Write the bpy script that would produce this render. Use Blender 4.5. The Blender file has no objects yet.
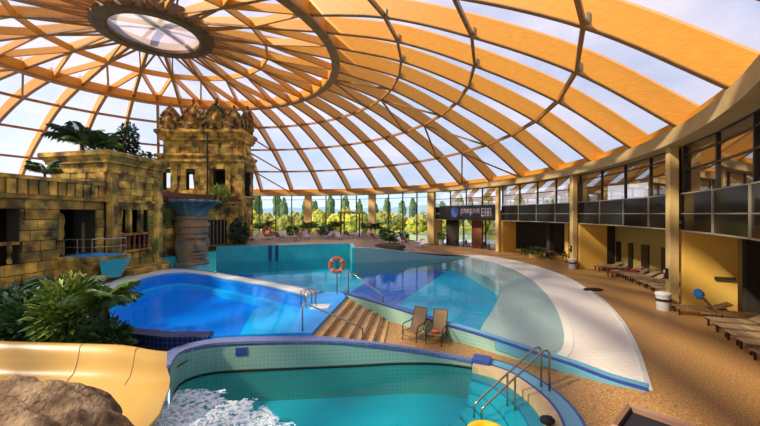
import bpy, math, random
import numpy as np
from mathutils import Vector, Matrix, noise
from mathutils.geometry import delaunay_2d_cdt
random.seed(7)
S = bpy.context.scene
COL = S.collection
R_ = math.radians
# ------------------------------------------------------------------ camera, sky, sun, exposure
H = 4.5                      # eye height above the pool deck
F = 349.5                    # focal length in pixels of the 760x426 frame
cam = bpy.data.cameras.new('camera'); cam.sensor_width = 36; cam.lens = F/760*36; cam.clip_end = 2000
cam.shift_y = 0.8/760
co = bpy.data.objects.new('camera', cam); COL.objects.link(co)
co.location = (0, 0, H); co.rotation_euler = (R_(90), 0, 0); S.camera = co

w = bpy.data.worlds.new('sky'); S.world = w; w.use_nodes = True
nt = w.node_tree; nt.nodes.clear()
def N(nt, t, **k):
    n = nt.nodes.new(t)
    for a, b in k.items():
        if hasattr(n, a): setattr(n, a, b)
    return n
tc = N(nt, 'ShaderNodeTexCoord'); sx = N(nt, 'ShaderNodeSeparateXYZ'); nt.links.new(tc.outputs['Generated'], sx.inputs[0])
rp = N(nt, 'ShaderNodeValToRGB'); nt.links.new(sx.outputs['Z'], rp.inputs[0])
rp.color_ramp.elements[0].position = 0.0; rp.color_ramp.elements[0].color = (0.60, 0.80, 0.95, 1)
rp.color_ramp.elements[1].position = 0.75; rp.color_ramp.elements[1].color = (0.36, 0.46, 0.80, 1)
mp = N(nt, 'ShaderNodeMapping'); mp.inputs['Scale'].default_value = (1.6, 1.6, 3.5); nt.links.new(tc.outputs['Generated'], mp.inputs[0])
nz = N(nt, 'ShaderNodeTexNoise'); nz.inputs['Scale'].default_value = 2.2; nz.inputs['Detail'].default_value = 5; nt.links.new(mp.outputs[0], nz.inputs['Vector'])
cr = N(nt, 'ShaderNodeValToRGB'); cr.color_ramp.elements[0].position = .42; cr.color_ramp.elements[1].position = .68; nt.links.new(nz.outputs['Fac'], cr.inputs[0])
mx = N(nt, 'ShaderNodeMixRGB'); mx.inputs[2].default_value = (0.93, 0.92, 1.0, 1)
nt.links.new(cr.outputs[0], mx.inputs[0]); nt.links.new(rp.outputs[0], mx.inputs[1])
bg = N(nt, 'ShaderNodeBackground'); bg.inputs[1].default_value = 1.0
nt.links.new(mx.outputs[0], bg.inputs[0])
wo = N(nt, 'ShaderNodeOutputWorld'); nt.links.new(bg.outputs[0], wo.inputs[0])

sun = bpy.data.lights.new('sun', 'SUN'); sun.energy = 7.0; sun.angle = R_(3.5); sun.color = (1.0, 0.86, 0.62)
so = bpy.data.objects.new('sun', sun); COL.objects.link(so)
so.rotation_euler = Vector((0.72, 0.30, -0.62)).to_track_quat('-Z', 'Y').to_euler()
so.location = (-40, -25, 50)

S.view_settings.view_transform = 'Standard'; S.view_settings.look = 'None'
S.view_settings.gamma = 1.0; S.view_settings.use_curve_mapping = False
S.view_settings.exposure = 0.35
try:
    S.cycles.use_denoising = True; S.cycles.denoiser = 'OPENIMAGEDENOISE'
    S.cycles.max_bounces = 8; S.cycles.diffuse_bounces = 4; S.cycles.transparent_max_bounces = 24
    S.cycles.caustics_reflective = False; S.cycles.caustics_refractive = False
    S.cycles.sample_clamp_indirect = 6
except Exception: pass

# ------------------------------------------------------------------ materials
MATS = {}
def mat_base(name):
    m = bpy.data.materials.new(name); m.use_nodes = True; t = m.node_tree; t.nodes.clear()
    o = N(t, 'ShaderNodeOutputMaterial'); MATS[name] = m
    return m, t, o
def lk(t, a, b): t.links.new(a, b)
def pbr(name, c, rough=.6, metal=0, c2=None, scale=3, detail=4, bump=0, bscale=20, rnd=0, spec=.5, c3=None, lo=.35, hi=.65, stretch=None, coat=0):
    m, t, o = mat_base(name)
    b = N(t, 'ShaderNodeBsdfPrincipled'); lk(t, b.outputs[0], o.inputs[0])
    b.inputs['Roughness'].default_value = rough; b.inputs['Metallic'].default_value = metal
    b.inputs['Specular IOR Level'].default_value = spec
    b.inputs['Coat Weight'].default_value = coat
    b.inputs['Base Color'].default_value = (*c, 1)
    g = N(t, 'ShaderNodeNewGeometry')
    vec = g.outputs['Position']
    if stretch:
        tcn = N(t, 'ShaderNodeTexCoord'); mpn = N(t, 'ShaderNodeMapping'); mpn.inputs['Scale'].default_value = stretch
        lk(t, tcn.outputs['Object'], mpn.inputs[0]); vec = mpn.outputs[0]
    col = None
    if c2 is not None:
        n = N(t, 'ShaderNodeTexNoise'); n.inputs['Scale'].default_value = scale; n.inputs['Detail'].default_value = detail
        lk(t, vec, n.inputs['Vector'])
        r = N(t, 'ShaderNodeValToRGB'); r.color_ramp.elements[0].position = lo; r.color_ramp.elements[1].position = hi
        r.color_ramp.elements[0].color = (*c, 1); r.color_ramp.elements[1].color = (*c2, 1)
        if c3 is not None:
            e = r.color_ramp.elements.new((lo+hi)/2); e.color = (*c3, 1)
        lk(t, n.outputs['Fac'], r.inputs[0]); col = r.outputs[0]
    if rnd:
        oi = N(t, 'ShaderNodeObjectInfo'); hs = N(t, 'ShaderNodeHueSaturation')
        mr = N(t, 'ShaderNodeMapRange'); mr.inputs[3].default_value = 1-rnd; mr.inputs[4].default_value = 1+rnd
        lk(t, oi.outputs['Random'], mr.inputs[0]); lk(t, mr.outputs[0], hs.inputs['Value'])
        if col: lk(t, col, hs.inputs['Color'])
        else: hs.inputs['Color'].default_value = (*c, 1)
        col = hs.outputs[0]
    if col: lk(t, col, b.inputs['Base Color'])
    if bump:
        n2 = N(t, 'ShaderNodeTexNoise'); n2.inputs['Scale'].default_value = bscale; n2.inputs['Detail'].default_value = 4
        lk(t, vec, n2.inputs['Vector'])
        bp = N(t, 'ShaderNodeBump'); bp.inputs['Strength'].default_value = bump; bp.inputs['Distance'].default_value = .05
        lk(t, n2.outputs['Fac'], bp.inputs['Height']); lk(t, bp.outputs[0], b.inputs['Normal'])
    return m
def tile(name, c, grout, s=.12, wdt=.12, rough=.25, c2=None, nscale=1.5, zoff=.013):
    """small square tiles: grout lines on the two axes lying in the face"""
    m, t, o = mat_base(name)
    b = N(t, 'ShaderNodeBsdfPrincipled'); lk(t, b.outputs[0], o.inputs[0]); b.inputs['Roughness'].default_value = rough
    g = N(t, 'ShaderNodeNewGeometry'); sp = N(t, 'ShaderNodeSeparateXYZ'); lk(t, g.outputs['Position'], sp.inputs[0])
    sn = N(t, 'ShaderNodeSeparateXYZ'); lk(t, g.outputs['Normal'], sn.inputs[0])
    tot = None
    for ax in 'XYZ':
        d = N(t, 'ShaderNodeMath', operation='MULTIPLY_ADD'); d.inputs[1].default_value = 1/s; d.inputs[2].default_value = zoff*7+100
        lk(t, sp.outputs[ax], d.inputs[0])
        fr = N(t, 'ShaderNodeMath', operation='FRACT'); lk(t, d.outputs[0], fr.inputs[0])
        lt = N(t, 'ShaderNodeMath', operation='LESS_THAN'); lt.inputs[1].default_value = wdt; lk(t, fr.outputs[0], lt.inputs[0])
        ab = N(t, 'ShaderNodeMath', operation='ABSOLUTE'); lk(t, sn.outputs[ax], ab.inputs[0])
        ms = N(t, 'ShaderNodeMath', operation='LESS_THAN'); ms.inputs[1].default_value = .6; lk(t, ab.outputs[0], ms.inputs[0])
        pr = N(t, 'ShaderNodeMath', operation='MULTIPLY'); lk(t, lt.outputs[0], pr.inputs[0]); lk(t, ms.outputs[0], pr.inputs[1])
        if tot is None: tot = pr.outputs[0]
        else:
            mxn = N(t, 'ShaderNodeMath', operation='MAXIMUM'); lk(t, tot, mxn.inputs[0]); lk(t, pr.outputs[0], mxn.inputs[1]); tot = mxn.outputs[0]
    mc = N(t, 'ShaderNodeMixRGB'); mc.inputs[1].default_value = (*c, 1); mc.inputs[2].default_value = (*grout, 1)
    if c2:
        n = N(t, 'ShaderNodeTexNoise'); n.inputs['Scale'].default_value = nscale; lk(t, g.outputs['Position'], n.inputs['Vector'])
        r = N(t, 'ShaderNodeValToRGB'); r.color_ramp.elements[0].position = .4; r.color_ramp.elements[1].position = .6
        r.color_ramp.elements[0].color = (*c, 1); r.color_ramp.elements[1].color = (*c2, 1)
        lk(t, n.outputs['Fac'], r.inputs[0]); lk(t, r.outputs[0], mc.inputs[1])
    lk(t, tot, mc.inputs[0]); lk(t, mc.outputs[0], b.inputs['Base Color'])
    return m
def glassy(name, tint, ior=1.45, rough=.02, gcol=(1, 1, 1), trans=None, tmix=0, bump=0, bscale=1, boost=1.0, dist=.05):
    """clear sheet: tinted see-through plus fresnel reflection, optionally a little milky diffusion"""
    m, t, o = mat_base(name)
    tr = N(t, 'ShaderNodeBsdfTransparent'); tr.inputs[0].default_value = (*tint, 1)
    gl = N(t, 'ShaderNodeBsdfGlossy'); gl.inputs[0].default_value = (*gcol, 1); gl.inputs['Roughness'].default_value = rough
    fr = N(t, 'ShaderNodeFresnel'); fr.inputs[0].default_value = ior
    base = tr.outputs[0]
    if tmix:
        tl = N(t, 'ShaderNodeBsdfTranslucent'); tl.inputs[0].default_value = (*trans, 1)
        mm = N(t, 'ShaderNodeMixShader'); mm.inputs[0].default_value = tmix
        lk(t, base, mm.inputs[1]); lk(t, tl.outputs[0], mm.inputs[2]); base = mm.outputs[0]
    ms = N(t, 'ShaderNodeMixShader')
    fac = fr.outputs[0]
    if boost != 1.0:
        mb_ = N(t, 'ShaderNodeMath', operation='MULTIPLY'); mb_.use_clamp = True; mb_.inputs[1].default_value = boost; lk(t, fac, mb_.inputs[0]); fac = mb_.outputs[0]
    lk(t, fac, ms.inputs[0]); lk(t, base, ms.inputs[1]); lk(t, gl.outputs[0], ms.inputs[2])
    lk(t, ms.outputs[0], o.inputs[0])
    if bump:
        g = N(t, 'ShaderNodeNewGeometry'); n2 = N(t, 'ShaderNodeTexNoise'); n2.inputs['Scale'].default_value = bscale; n2.inputs['Detail'].default_value = 3
        lk(t, g.outputs['Position'], n2.inputs['Vector'])
        bp = N(t, 'ShaderNodeBump'); bp.inputs['Strength'].default_value = bump; bp.inputs['Distance'].default_value = dist
        lk(t, n2.outputs['Fac'], bp.inputs['Height'])
        lk(t, bp.outputs[0], gl.inputs['Normal']); lk(t, bp.outputs[0], fr.inputs['Normal'])
    return m

WOOD = pbr('glulam', (0.62, 0.23, 0.015), .5, c2=(0.87, 0.40, 0.036), scale=2.0, detail=6, stretch=(1.2, 14, 9), lo=.15, hi=.85, rnd=.08)
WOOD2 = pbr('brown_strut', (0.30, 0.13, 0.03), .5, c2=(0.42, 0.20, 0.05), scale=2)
DWOOD = pbr('dark_ring', (0.10, 0.055, 0.02), .6, c2=(0.17, 0.10, 0.04), scale=1.5)
STEEL = pbr('bracket_steel', (0.22, 0.20, 0.17), .4, .8)
ROOFP = glassy('roof_sheet', (0.74, 0.75, 0.84), 1.3, .1, trans=(0.8, 0.78, 0.85), tmix=.18)
OCUP = glassy('oculus_sheet', (0.80, 0.66, 0.66), 1.3, .1, trans=(0.9, 0.7, 0.66), tmix=.35)
BEAM = pbr('beam_plaster', (0.52, 0.36, 0.14), .8, c2=(0.62, 0.44, 0.19), scale=.8)
YEL = pbr('yellow_plaster', (0.84, 0.50, 0.08), .75, c2=(0.88, 0.56, 0.11), scale=.7, bump=.05)
GRNY = pbr('olive_plaster', (0.36, 0.29, 0.06), .8, c2=(0.42, 0.33, 0.08), scale=.6)
SAND = pbr('column_plaster', (0.66, 0.45, 0.16), .75, c2=(0.73, 0.52, 0.20), scale=1)
BROWNW = pbr('brown_panel', (0.20, 0.075, 0.022), .6, c2=(0.28, 0.12, 0.04), scale=1)
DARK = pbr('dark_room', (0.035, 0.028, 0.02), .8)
DOORM = pbr('dark_door', (0.02, 0.016, 0.012), .4)
FRAME = pbr('mullion_dark', (0.035, 0.03, 0.025), .4, .3)
PALEF = pbr('pale_frame', (0.45, 0.40, 0.30), .4, .3)
PARA = pbr('dark_glass', (0.010, 0.008, 0.007), .12, spec=.22)
GLASS = glassy('clear_glass', (0.93, 0.96, 0.97), 1.45, .01, boost=.7)
GLASSR = glassy('reflective_glass', (0.80, 0.80, 0.80), 1.5, .02, boost=.5)
PEB = pbr('pebble_deck', (0.26, 0.115, 0.028), .55, c2=(0.62, 0.37, 0.13), c3=(0.43, 0.22, 0.06), scale=22, detail=5, bump=.25, bscale=45, lo=.34, hi=.66)
TERR = pbr('terrace_stone', (0.52, 0.28, 0.085), .6, c2=(0.68, 0.41, 0.15), scale=3)
BEACH = tile('beach_tile', (0.80, 0.72, 0.58), (0.66, 0.60, 0.50), .28, .07, .5, c2=(0.84, 0.77, 0.65), nscale=.5)
BAND = pbr('beach_band', (0.84, 0.78, 0.63), .5)
TURQ = tile('turquoise_floor', (0.0, 0.54, 0.78), (0.0, 0.49, 0.72), .4, .06, .4)
DBLUE = tile('deep_blue_floor', (0.0, 0.16, 0.66), (0.0, 0.14, 0.58), .4, .06, .4)
TWALL = tile('turquoise_wall', (0.03, 0.42, 0.46), (0.05, 0.5, 0.52), .25, .08, .3, c2=(0.04, 0.48, 0.50))
TERRD = pbr('terrace_brown', (0.20, 0.095, 0.03), .6, c2=(0.36, 0.20, 0.07), scale=1.2)
PGREEN = tile('pale_green_tile', (0.30, 0.50, 0.39), (0.40, 0.58, 0.48), .13, .12, .3, c2=(0.25, 0.48, 0.40), nscale=.8)
MOSAIC = tile('violet_mosaic', (0.09, 0.13, 0.36), (0.27, 0.29, 0.42), .10, .18, .4, c2=(0.15, 0.18, 0.38), nscale=6)
NAVY = tile('navy_tile', (0.012, 0.03, 0.14), (0.09, 0.13, 0.27), .16, .12, .25)
KBLUE = pbr('kerb_blue', (0.022, 0.06, 0.28), .35, c2=(0.04, 0.085, 0.34), scale=3)
STEPE = pbr('step_edge', (0.01, 0.30, 0.40), .5)
SANDB = pbr('sand_band', (0.60, 0.43, 0.21), .6, c2=(0.68, 0.50, 0.27), scale=5)
LBLUE = tile('light_blue_tile', (0.13, 0.40, 0.52), (0.20, 0.46, 0.56), .14, .1, .3)
AZURE = pbr('azure_liner', (0.01, 0.33, 0.85), .4, c2=(0.012, 0.38, 0.90), scale=2)
AZFLOOR = tile('azure_floor', (0.0, 0.29, 0.95), (0.0, 0.26, 0.88), .5, .04, .4)
AZLIGHT = tile('azure_light_floor', (0.02, 0.62, 0.98), (0.02, 0.55, 0.92), .5, .04, .4)
COPING = pbr('pale_coping', (0.58, 0.60, 0.54), .5, c2=(0.72, 0.70, 0.60), scale=2)
TEAL = tile('teal_floor', (0.015, 0.66, 0.72), (0.015, 0.60, 0.66), .3, .06, .4)
WATER1 = glassy('pool_water', (0.80, 0.97, 0.98), 1.33, .02, bump=.25, bscale=1.6, dist=.04, boost=.45)
WATER2 = glassy('azure_water', (0.5, 0.92, 1.0), 1.33, .02, bump=.15, bscale=1.2, dist=.03, boost=.3)
WATER3 = glassy('teal_water', (0.45, 0.95, 0.97), 1.33, .03, bump=.5, bscale=2.2, dist=.05, boost=.6)
def stone(name, dark, mid, gold, moss, rust, rnd, sc=1.0, seed=0.0):
    """weathered masonry: dark/mid/gold mottling with moss and rust patches of their own"""
    m = pbr(name, dark, .85, c2=gold, c3=mid, scale=sc, detail=8, bump=.9, bscale=7, rnd=rnd, lo=.36, hi=.66)
    t = m.node_tree; b = next(n for n in t.nodes if n.type == 'BSDF_PRINCIPLED'); src = b.inputs['Base Color'].links[0].from_socket
    g = N(t, 'ShaderNodeNewGeometry')
    for k, (c, scl, lo, hi) in enumerate(((moss, .55, .52, .66), (rust, .45, .60, .70))):
        mpn = N(t, 'ShaderNodeMapping'); mpn.inputs['Location'].default_value = (seed+k*17, 3*k, k*5); lk(t, g.outputs['Position'], mpn.inputs[0])
        n = N(t, 'ShaderNodeTexNoise'); n.inputs['Scale'].default_value = scl; n.inputs['Detail'].default_value = 7; n.inputs['Roughness'].default_value = .65; lk(t, mpn.outputs[0], n.inputs['Vector'])
        r = N(t, 'ShaderNodeMapRange'); r.inputs[1].default_value = lo; r.inputs[2].default_value = hi; r.inputs[4].default_value = .85; lk(t, n.outputs['Fac'], r.inputs[0])
        mxn = N(t, 'ShaderNodeMixRGB'); mxn.inputs[2].default_value = (*c, 1); lk(t, r.outputs[0], mxn.inputs[0]); lk(t, src, mxn.inputs[1]); src = mxn.outputs[0]
    lk(t, src, b.inputs['Base Color']); return m
STONE = stone('temple_stone', (0.06, 0.034, 0.012), (0.44, 0.25, 0.04), (0.92, 0.56, 0.09), (0.15, 0.19, 0.03), (0.42, 0.12, 0.015), .45, 1.1)
STONEG = stone('mossy_stone', (0.05, 0.032, 0.011), (0.36, 0.23, 0.04), (0.86, 0.48, 0.07), (0.13, 0.19, 0.035), (0.62, 0.18, 0.02), .5, 1.0, 9)
CORN = stone('cornice_stone', (0.10, 0.052, 0.013), (0.44, 0.25, 0.04), (0.82, 0.46, 0.07), (0.19, 0.19, 0.03), (0.38, 0.13, 0.02), .15, 1.3, 21)
CREST = stone('crest_stone', (0.04, 0.024, 0.009), (0.22, 0.12, 0.025), (0.58, 0.30, 0.045), (0.08, 0.08, 0.02), (0.30, 0.10, 0.02), .2, 1.8, 33)
HEADM = pbr('patina_stone', (0.13, 0.16, 0.14), .75, c2=(0.50, 0.25, 0.10), c3=(0.34, 0.20, 0.09), scale=.8, detail=6, bump=.5, bscale=8)
BOWLM = pbr('bowl_patina', (0.05, 0.11, 0.13), .7, c2=(0.16, 0.24, 0.25), scale=1.4, detail=6, bump=.4, bscale=8)
TERRA = pbr('terracotta', (0.22, 0.065, 0.02), .7, c2=(0.12, 0.04, 0.018), scale=2, rnd=.2)
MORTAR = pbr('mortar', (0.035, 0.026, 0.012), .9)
SLIDE = pbr('slide_yellow', (0.66, 0.39, 0.075), .25, c2=(0.70, 0.44, 0.10), scale=.8, coat=.3)
ROCK = pbr('boulder', (0.13, 0.075, 0.035), .9, c2=(0.48, 0.33, 0.18), c3=(0.28, 0.18, 0.09), scale=3.5, detail=8, bump=1, bscale=12, lo=.32, hi=.68)
FOAM = pbr('foam', (0.92, 0.96, 0.96), .6)
def film_mat():
    m, t, o = mat_base('foam_film'); d = N(t, 'ShaderNodeBsdfDiffuse'); d.inputs[0].default_value = (.85, .95, .95, 1); tr = N(t, 'ShaderNodeBsdfTransparent')
    g_ = N(t, 'ShaderNodeNewGeometry'); n = N(t, 'ShaderNodeTexNoise'); n.inputs['Scale'].default_value = 7; n.inputs['Detail'].default_value = 6; lk(t, g_.outputs['Position'], n.inputs['Vector'])
    r = N(t, 'ShaderNodeMapRange'); r.inputs[1].default_value = .36; r.inputs[2].default_value = .58; r.inputs[4].default_value = .95; lk(t, n.outputs['Fac'], r.inputs[0])
    ms = N(t, 'ShaderNodeMixShader'); lk(t, r.outputs[0], ms.inputs[0]); lk(t, tr.outputs[0], ms.inputs[1]); lk(t, d.outputs[0], ms.inputs[2]); lk(t, ms.outputs[0], o.inputs[0]); return m
FILM = film_mat()
CHROME = pbr('handrail_steel', (0.45, 0.38, 0.27), .22, .9)
ORNG = pbr('buoy_orange', (0.85, 0.13, 0.02), .4)
WHITE = pbr('white_plastic', (0.75, 0.74, 0.68), .5)
BINW = pbr('bin_white', (0.62, 0.62, 0.60), .5)
SLING = pbr('brown_sling', (0.26, 0.16, 0.07), .7, c2=(0.32, 0.20, 0.09), scale=30)
DMETAL = pbr('dark_tube', (0.05, 0.03, 0.018), .45, .4)
LWOOD = pbr('lounger_slat', (0.24, 0.13, 0.055), .6, c2=(0.34, 0.2, 0.09), scale=4, rnd=.3)
LCUSH = pbr('lounger_cream', (0.36, 0.25, 0.13), .8, rnd=.25)
REDC = pbr('red_cloth', (0.30, 0.02, 0.02), .8)
BLUEC = pbr('blue_cloth', (0.02, 0.25, 0.65), .8)
BLACKC = pbr('black_cloth', (0.015, 0.014, 0.02), .8)
PINKC = pbr('pale_cloth', (0.6, 0.5, 0.45), .8, rnd=.3)
YFLOAT = pbr('float_yellow', (0.95, 0.50, 0.0), .35)
POSTW = pbr('padded_brown', (0.30, 0.16, 0.10), .6, c2=(0.42, 0.26, 0.17), scale=2)
LEAF = [pbr('leaf_%d' % i, c, .5, c2=c2, scale=6, rnd=.15) for i, (c, c2) in enumerate([
    ((0.06, 0.15, 0.02), (0.20, 0.30, 0.04)), ((0.02, 0.07, 0.015), (0.05, 0.13, 0.025)),
    ((0.25, 0.32, 0.03), (0.42, 0.44, 0.06)), ((0.015, 0.055, 0.025), (0.04, 0.10, 0.04))])]
TREEY = pbr('tree_gold', (0.06, 0.09, 0.01), .8, c2=(0.50, 0.36, 0.015), c3=(0.25, 0.25, 0.015), scale=1.1, detail=8, rnd=.4, lo=.32, hi=.68)
TREED = pbr('tree_dark', (0.03, 0.075, 0.025), .8, c2=(0.09, 0.17, 0.05), scale=.6, detail=8, rnd=.25)
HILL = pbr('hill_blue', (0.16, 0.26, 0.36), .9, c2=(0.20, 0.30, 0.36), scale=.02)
BARK = pbr('bark', (0.12, 0.06, 0.025), .9)
MEADOW = pbr('meadow', (0.20, 0.26, 0.03), .9, c2=(0.45, 0.42, 0.06), scale=.1, detail=6)
POND = pbr('pond', (0.45, 0.60, 0.66), .15)
SIGNB = pbr('sign_board', (0.012, 0.01, 0.012), .4)
SIGNC = pbr('sign_blue', (0.06, 0.14, 0.45), .5)
SIGNL = pbr('sign_letter', (0.42, 0.36, 0.42), .5)
SOIL = pbr('soil', (0.06, 0.04, 0.02), .9)

# ------------------------------------------------------------------ mesh helpers
class MB:
    def __init__(s): s.v = []; s.f = []; s.m = []
    def add(s, vs, fs, mi=0):
        o = len(s.v); s.v += [tuple(v) for v in vs]; s.f += [tuple(i+o for i in f) for f in fs]; s.m += [mi]*len(fs); return s
    def box(s, c, d, rz=0, mi=0, taper=1):
        x, y, z = d[0]/2, d[1]/2, d[2]/2; vs = []
        for k, (zz, t) in enumerate(((-z, 1), (z, taper))):
            for a, b in ((-x, -y), (x, -y), (x, y), (-x, y)):
                a, b = a*t, b*t
                vs.append((c[0]+a*math.cos(rz)-b*math.sin(rz), c[1]+a*math.sin(rz)+b*math.cos(rz), c[2]+zz))
        return s.add(vs, [(3, 2, 1, 0), (4, 5, 6, 7), (0, 1, 5, 4), (1, 2, 6, 5), (2, 3, 7, 6), (3, 0, 4, 7)], mi)
    def prism(s, poly, z0, z1, mi=0):
        n = len(poly); a = sum(poly[i][0]*poly[(i+1) % n][1]-poly[(i+1) % n][0]*poly[i][1] for i in range(n))
        if a < 0: poly = poly[::-1]
        za = z0 if callable(z0) else (lambda x, y: z0); zb = z1 if callable(z1) else (lambda x, y: z1)
        vs = [(p[0], p[1], za(*p[:2])) for p in poly]+[(p[0], p[1], zb(*p[:2])) for p in poly]
        fs = [tuple(range(n-1, -1, -1)), tuple(range(n, 2*n))]+[(i, (i+1) % n, n+(i+1) % n, n+i) for i in range(n)]
        return s.add(vs, fs, mi)
    def tube(s, pts, r, n=8, mi=0, caps=True):
        P = [Vector(p) for p in pts]; rr = r if isinstance(r, (list, tuple)) else [r]*len(P); vs = []; up = None
        for i, p in enumerate(P):
            d = (P[min(i+1, len(P)-1)]-P[max(i-1, 0)]).normalized()
            if up is None: up = Vector((0, 0, 1)) if abs(d.z) < .9 else Vector((0, 1, 0))
            a = d.cross(up)
            if a.length < 1e-4: a = d.cross(Vector((1, 0, 0)))
            a.normalize(); b = a.cross(d).normalized(); up = b
            for k in range(n):
                t = 2*math.pi*k/n; vs.append(p+a*math.cos(t)*rr[i]+b*math.sin(t)*rr[i])
        fs = [(i*n+k, i*n+(k+1) % n, (i+1)*n+(k+1) % n, (i+1)*n+k) for i in range(len(P)-1) for k in range(n)]
        if caps: fs += [tuple(range(n-1, -1, -1)), tuple(range((len(P)-1)*n, len(P)*n))]
        return s.add(vs, fs, mi)
    def beam(s, a, b, wd, dp, mi=0, up=(0, 0, 1)):
        a, b = Vector(a), Vector(b); d = (b-a).normalized(); u = Vector(up); sd = d.cross(u).normalized()*wd/2; u2 = sd.cross(d).normalized()*dp
        vs = [a-sd, a+sd, b+sd, b-sd]; vs = vs+[v+u2 for v in vs]
        return s.add(vs, [(0, 1, 2, 3), (7, 6, 5, 4), (1, 0, 4, 5), (2, 1, 5, 6), (3, 2, 6, 7), (0, 3, 7, 4)], mi)
    def lathe(s, prof, n=32, c=(0, 0, 0), mi=0, flute=None, arc=(0, 2*math.pi)):
        full = abs(arc[1]-arc[0]-2*math.pi) < 1e-6; m = n if full else n+1; vs = []
        for j, (r, z) in enumerate(prof):
            for k in range(m):
                t = arc[0]+(arc[1]-arc[0])*k/n; q = r*(flute(t, j) if flute else 1)
                vs.append((c[0]+q*math.cos(t), c[1]+q*math.sin(t), c[2]+z))
        fs = [(j*m+k, j*m+(k+1) % m, (j+1)*m+(k+1) % m, (j+1)*m+k) for j in range(len(prof)-1) for k in range(n)]
        return s.add(vs, fs, mi)
    def loft(s, lines, mi=0, close=False):
        n = len(lines[0]); vs = [p for l in lines for p in l]; q = len(lines)
        fs = [(j*n+k, j*n+k+1, ((j+1) % q)*n+k+1, ((j+1) % q)*n+k) for j in range(q if close else q-1) for k in range(n-1)]
        if close: fs += [tuple(j*n for j in range(q)), tuple(j*n+n-1 for j in range(q-1, -1, -1))]
        return s.add(vs, fs, mi)
    def ball(s, c, r, n=10, m=7, mi=0, fn=None):
        vs = []
        for j in range(m+1):
            ph = math.pi*j/m
            for k in range(n):
                t = 2*math.pi*k/n; d = Vector((math.sin(ph)*math.cos(t), math.sin(ph)*math.sin(t), math.cos(ph)))
                q = fn(d) if fn else 1
                vs.append((c[0]+d.x*r[0]*q, c[1]+d.y*r[1]*q, c[2]+d.z*r[2]*q))
        fs = [(j*n+k, (j+1)*n+k, (j+1)*n+(k+1) % n, j*n+(k+1) % n) for j in range(m) for k in range(n)]
        return s.add(vs, fs, mi)
    def mesh(s, name, mats, smooth=False):
        me = bpy.data.meshes.new(name); me.from_pydata([tuple(v) for v in s.v], [], s.f)
        mats = mats if isinstance(mats, (list, tuple)) else [mats]
        for m in mats: me.materials.append(m)
        me.polygons.foreach_set('material_index', s.m)
        if smooth: me.polygons.foreach_set('use_smooth', [True]*len(s.f))
        me.validate(); me.update()
        return me
    def obj(s, name, mats, parent=None, smooth=False, **k):
        return link(name, s.mesh(name, mats, smooth), parent, **k)
def link(name, data, parent=None, loc=None, rz=None, label=None, cat=None, group=None, kind=None, scale=None):
    o = bpy.data.objects.new(name, data); COL.objects.link(o); o.parent = parent
    if loc is not None: o.location = loc
    if rz is not None: o.rotation_euler = (0, 0, rz)
    if scale is not None: o.scale = scale
    if label: o['label'] = label
    if cat: o['category'] = cat
    if group: o['group'] = group
    if kind: o['kind'] = kind
    return o
def empty(name, loc=(0, 0, 0), rz=0, **k): return link(name, None, None, loc, rz, **k)
def copy_tree(o, parent=None):
    c = o.copy(); COL.objects.link(c); c.parent = parent
    for ch in list(o.children): copy_tree(ch, c)
    return c
def smooth_line(pts, n):
    """catmull-rom resample of a polyline by arc length to n points"""
    P = [Vector(p) for p in pts]; out = []
    for i in range(len(P)-1):
        a = P[i-1] if i else 2*P[0]-P[1]; b, c = P[i], P[i+1]; d = P[i+2] if i+2 < len(P) else 2*P[-1]-P[-2]
        for k in range(16):
            t = k/16; out.append(.5*((2*b)+(c-a)*t+(2*a-5*b+4*c-d)*t*t+(3*b-a-3*c+d)*t**3))
    out.append(P[-1]); L = [0]
    for i in range(1, len(out)): L.append(L[-1]+(out[i]-out[i-1]).length)
    res = []; j = 0
    for k in range(n):
        s = L[-1]*k/(n-1)
        while j < len(L)-2 and L[j+1] < s: j += 1
        u = (s-L[j])/max(L[j+1]-L[j], 1e-9); res.append(out[j].lerp(out[j+1], min(max(u, 0), 1)))
    return res
def offset(line, d):
    """plan offset of a polyline to its left by d (z kept)"""
    out = []
    for i, p in enumerate(line):
        a = line[max(i-1, 0)]; b = line[min(i+1, len(line)-1)]
        t = Vector((b[0]-a[0], b[1]-a[1])).normalized(); out.append(Vector((p[0]-t.y*d, p[1]+t.x*d, p[2] if len(p) > 2 else 0)))
    return out
def fill(poly, zf, step=None, holes=()):
    """triangulated plan polygon, z from a function, with extra grid points"""
    vs = [Vector(p[:2]) for p in poly]; n = len(vs); ed = [(i, (i+1) % n) for i in range(n)]
    fcs = []
    if step:
        xs = [v.x for v in vs]; ys = [v.y for v in vs]
        x = min(xs)
        while x < max(xs):
            y = min(ys)
            while y < max(ys):
                if inside((x, y), poly): vs.append(Vector((x+.013, y+.017)))
                y += step
            x += step
    r = delaunay_2d_cdt(vs, ed, [], 0, 1e-5)
    fs = []
    for f in r[2]:
        cx_ = sum(r[0][i].x for i in f)/3; cy_ = sum(r[0][i].y for i in f)/3
        if inside((cx_, cy_), poly): fs.append(tuple(f))
    return [(v.x, v.y, zf(v.x, v.y) if callable(zf) else zf) for v in r[0]], fs
def inside(p, poly):
    x, y = p; c = False; n = len(poly); j = n-1
    for i in range(n):
        xi, yi = poly[i][0], poly[i][1]; xj, yj = poly[j][0], poly[j][1]
        if (yi > y) != (yj > y) and x < (xj-xi)*(y-yi)/(yj-yi)+xi: c = not c
        j = i
    return c
def sstep(a, b, x):
    t = min(max((x-a)/(b-a), 0), 1); return t*t*(3-2*t)

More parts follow.
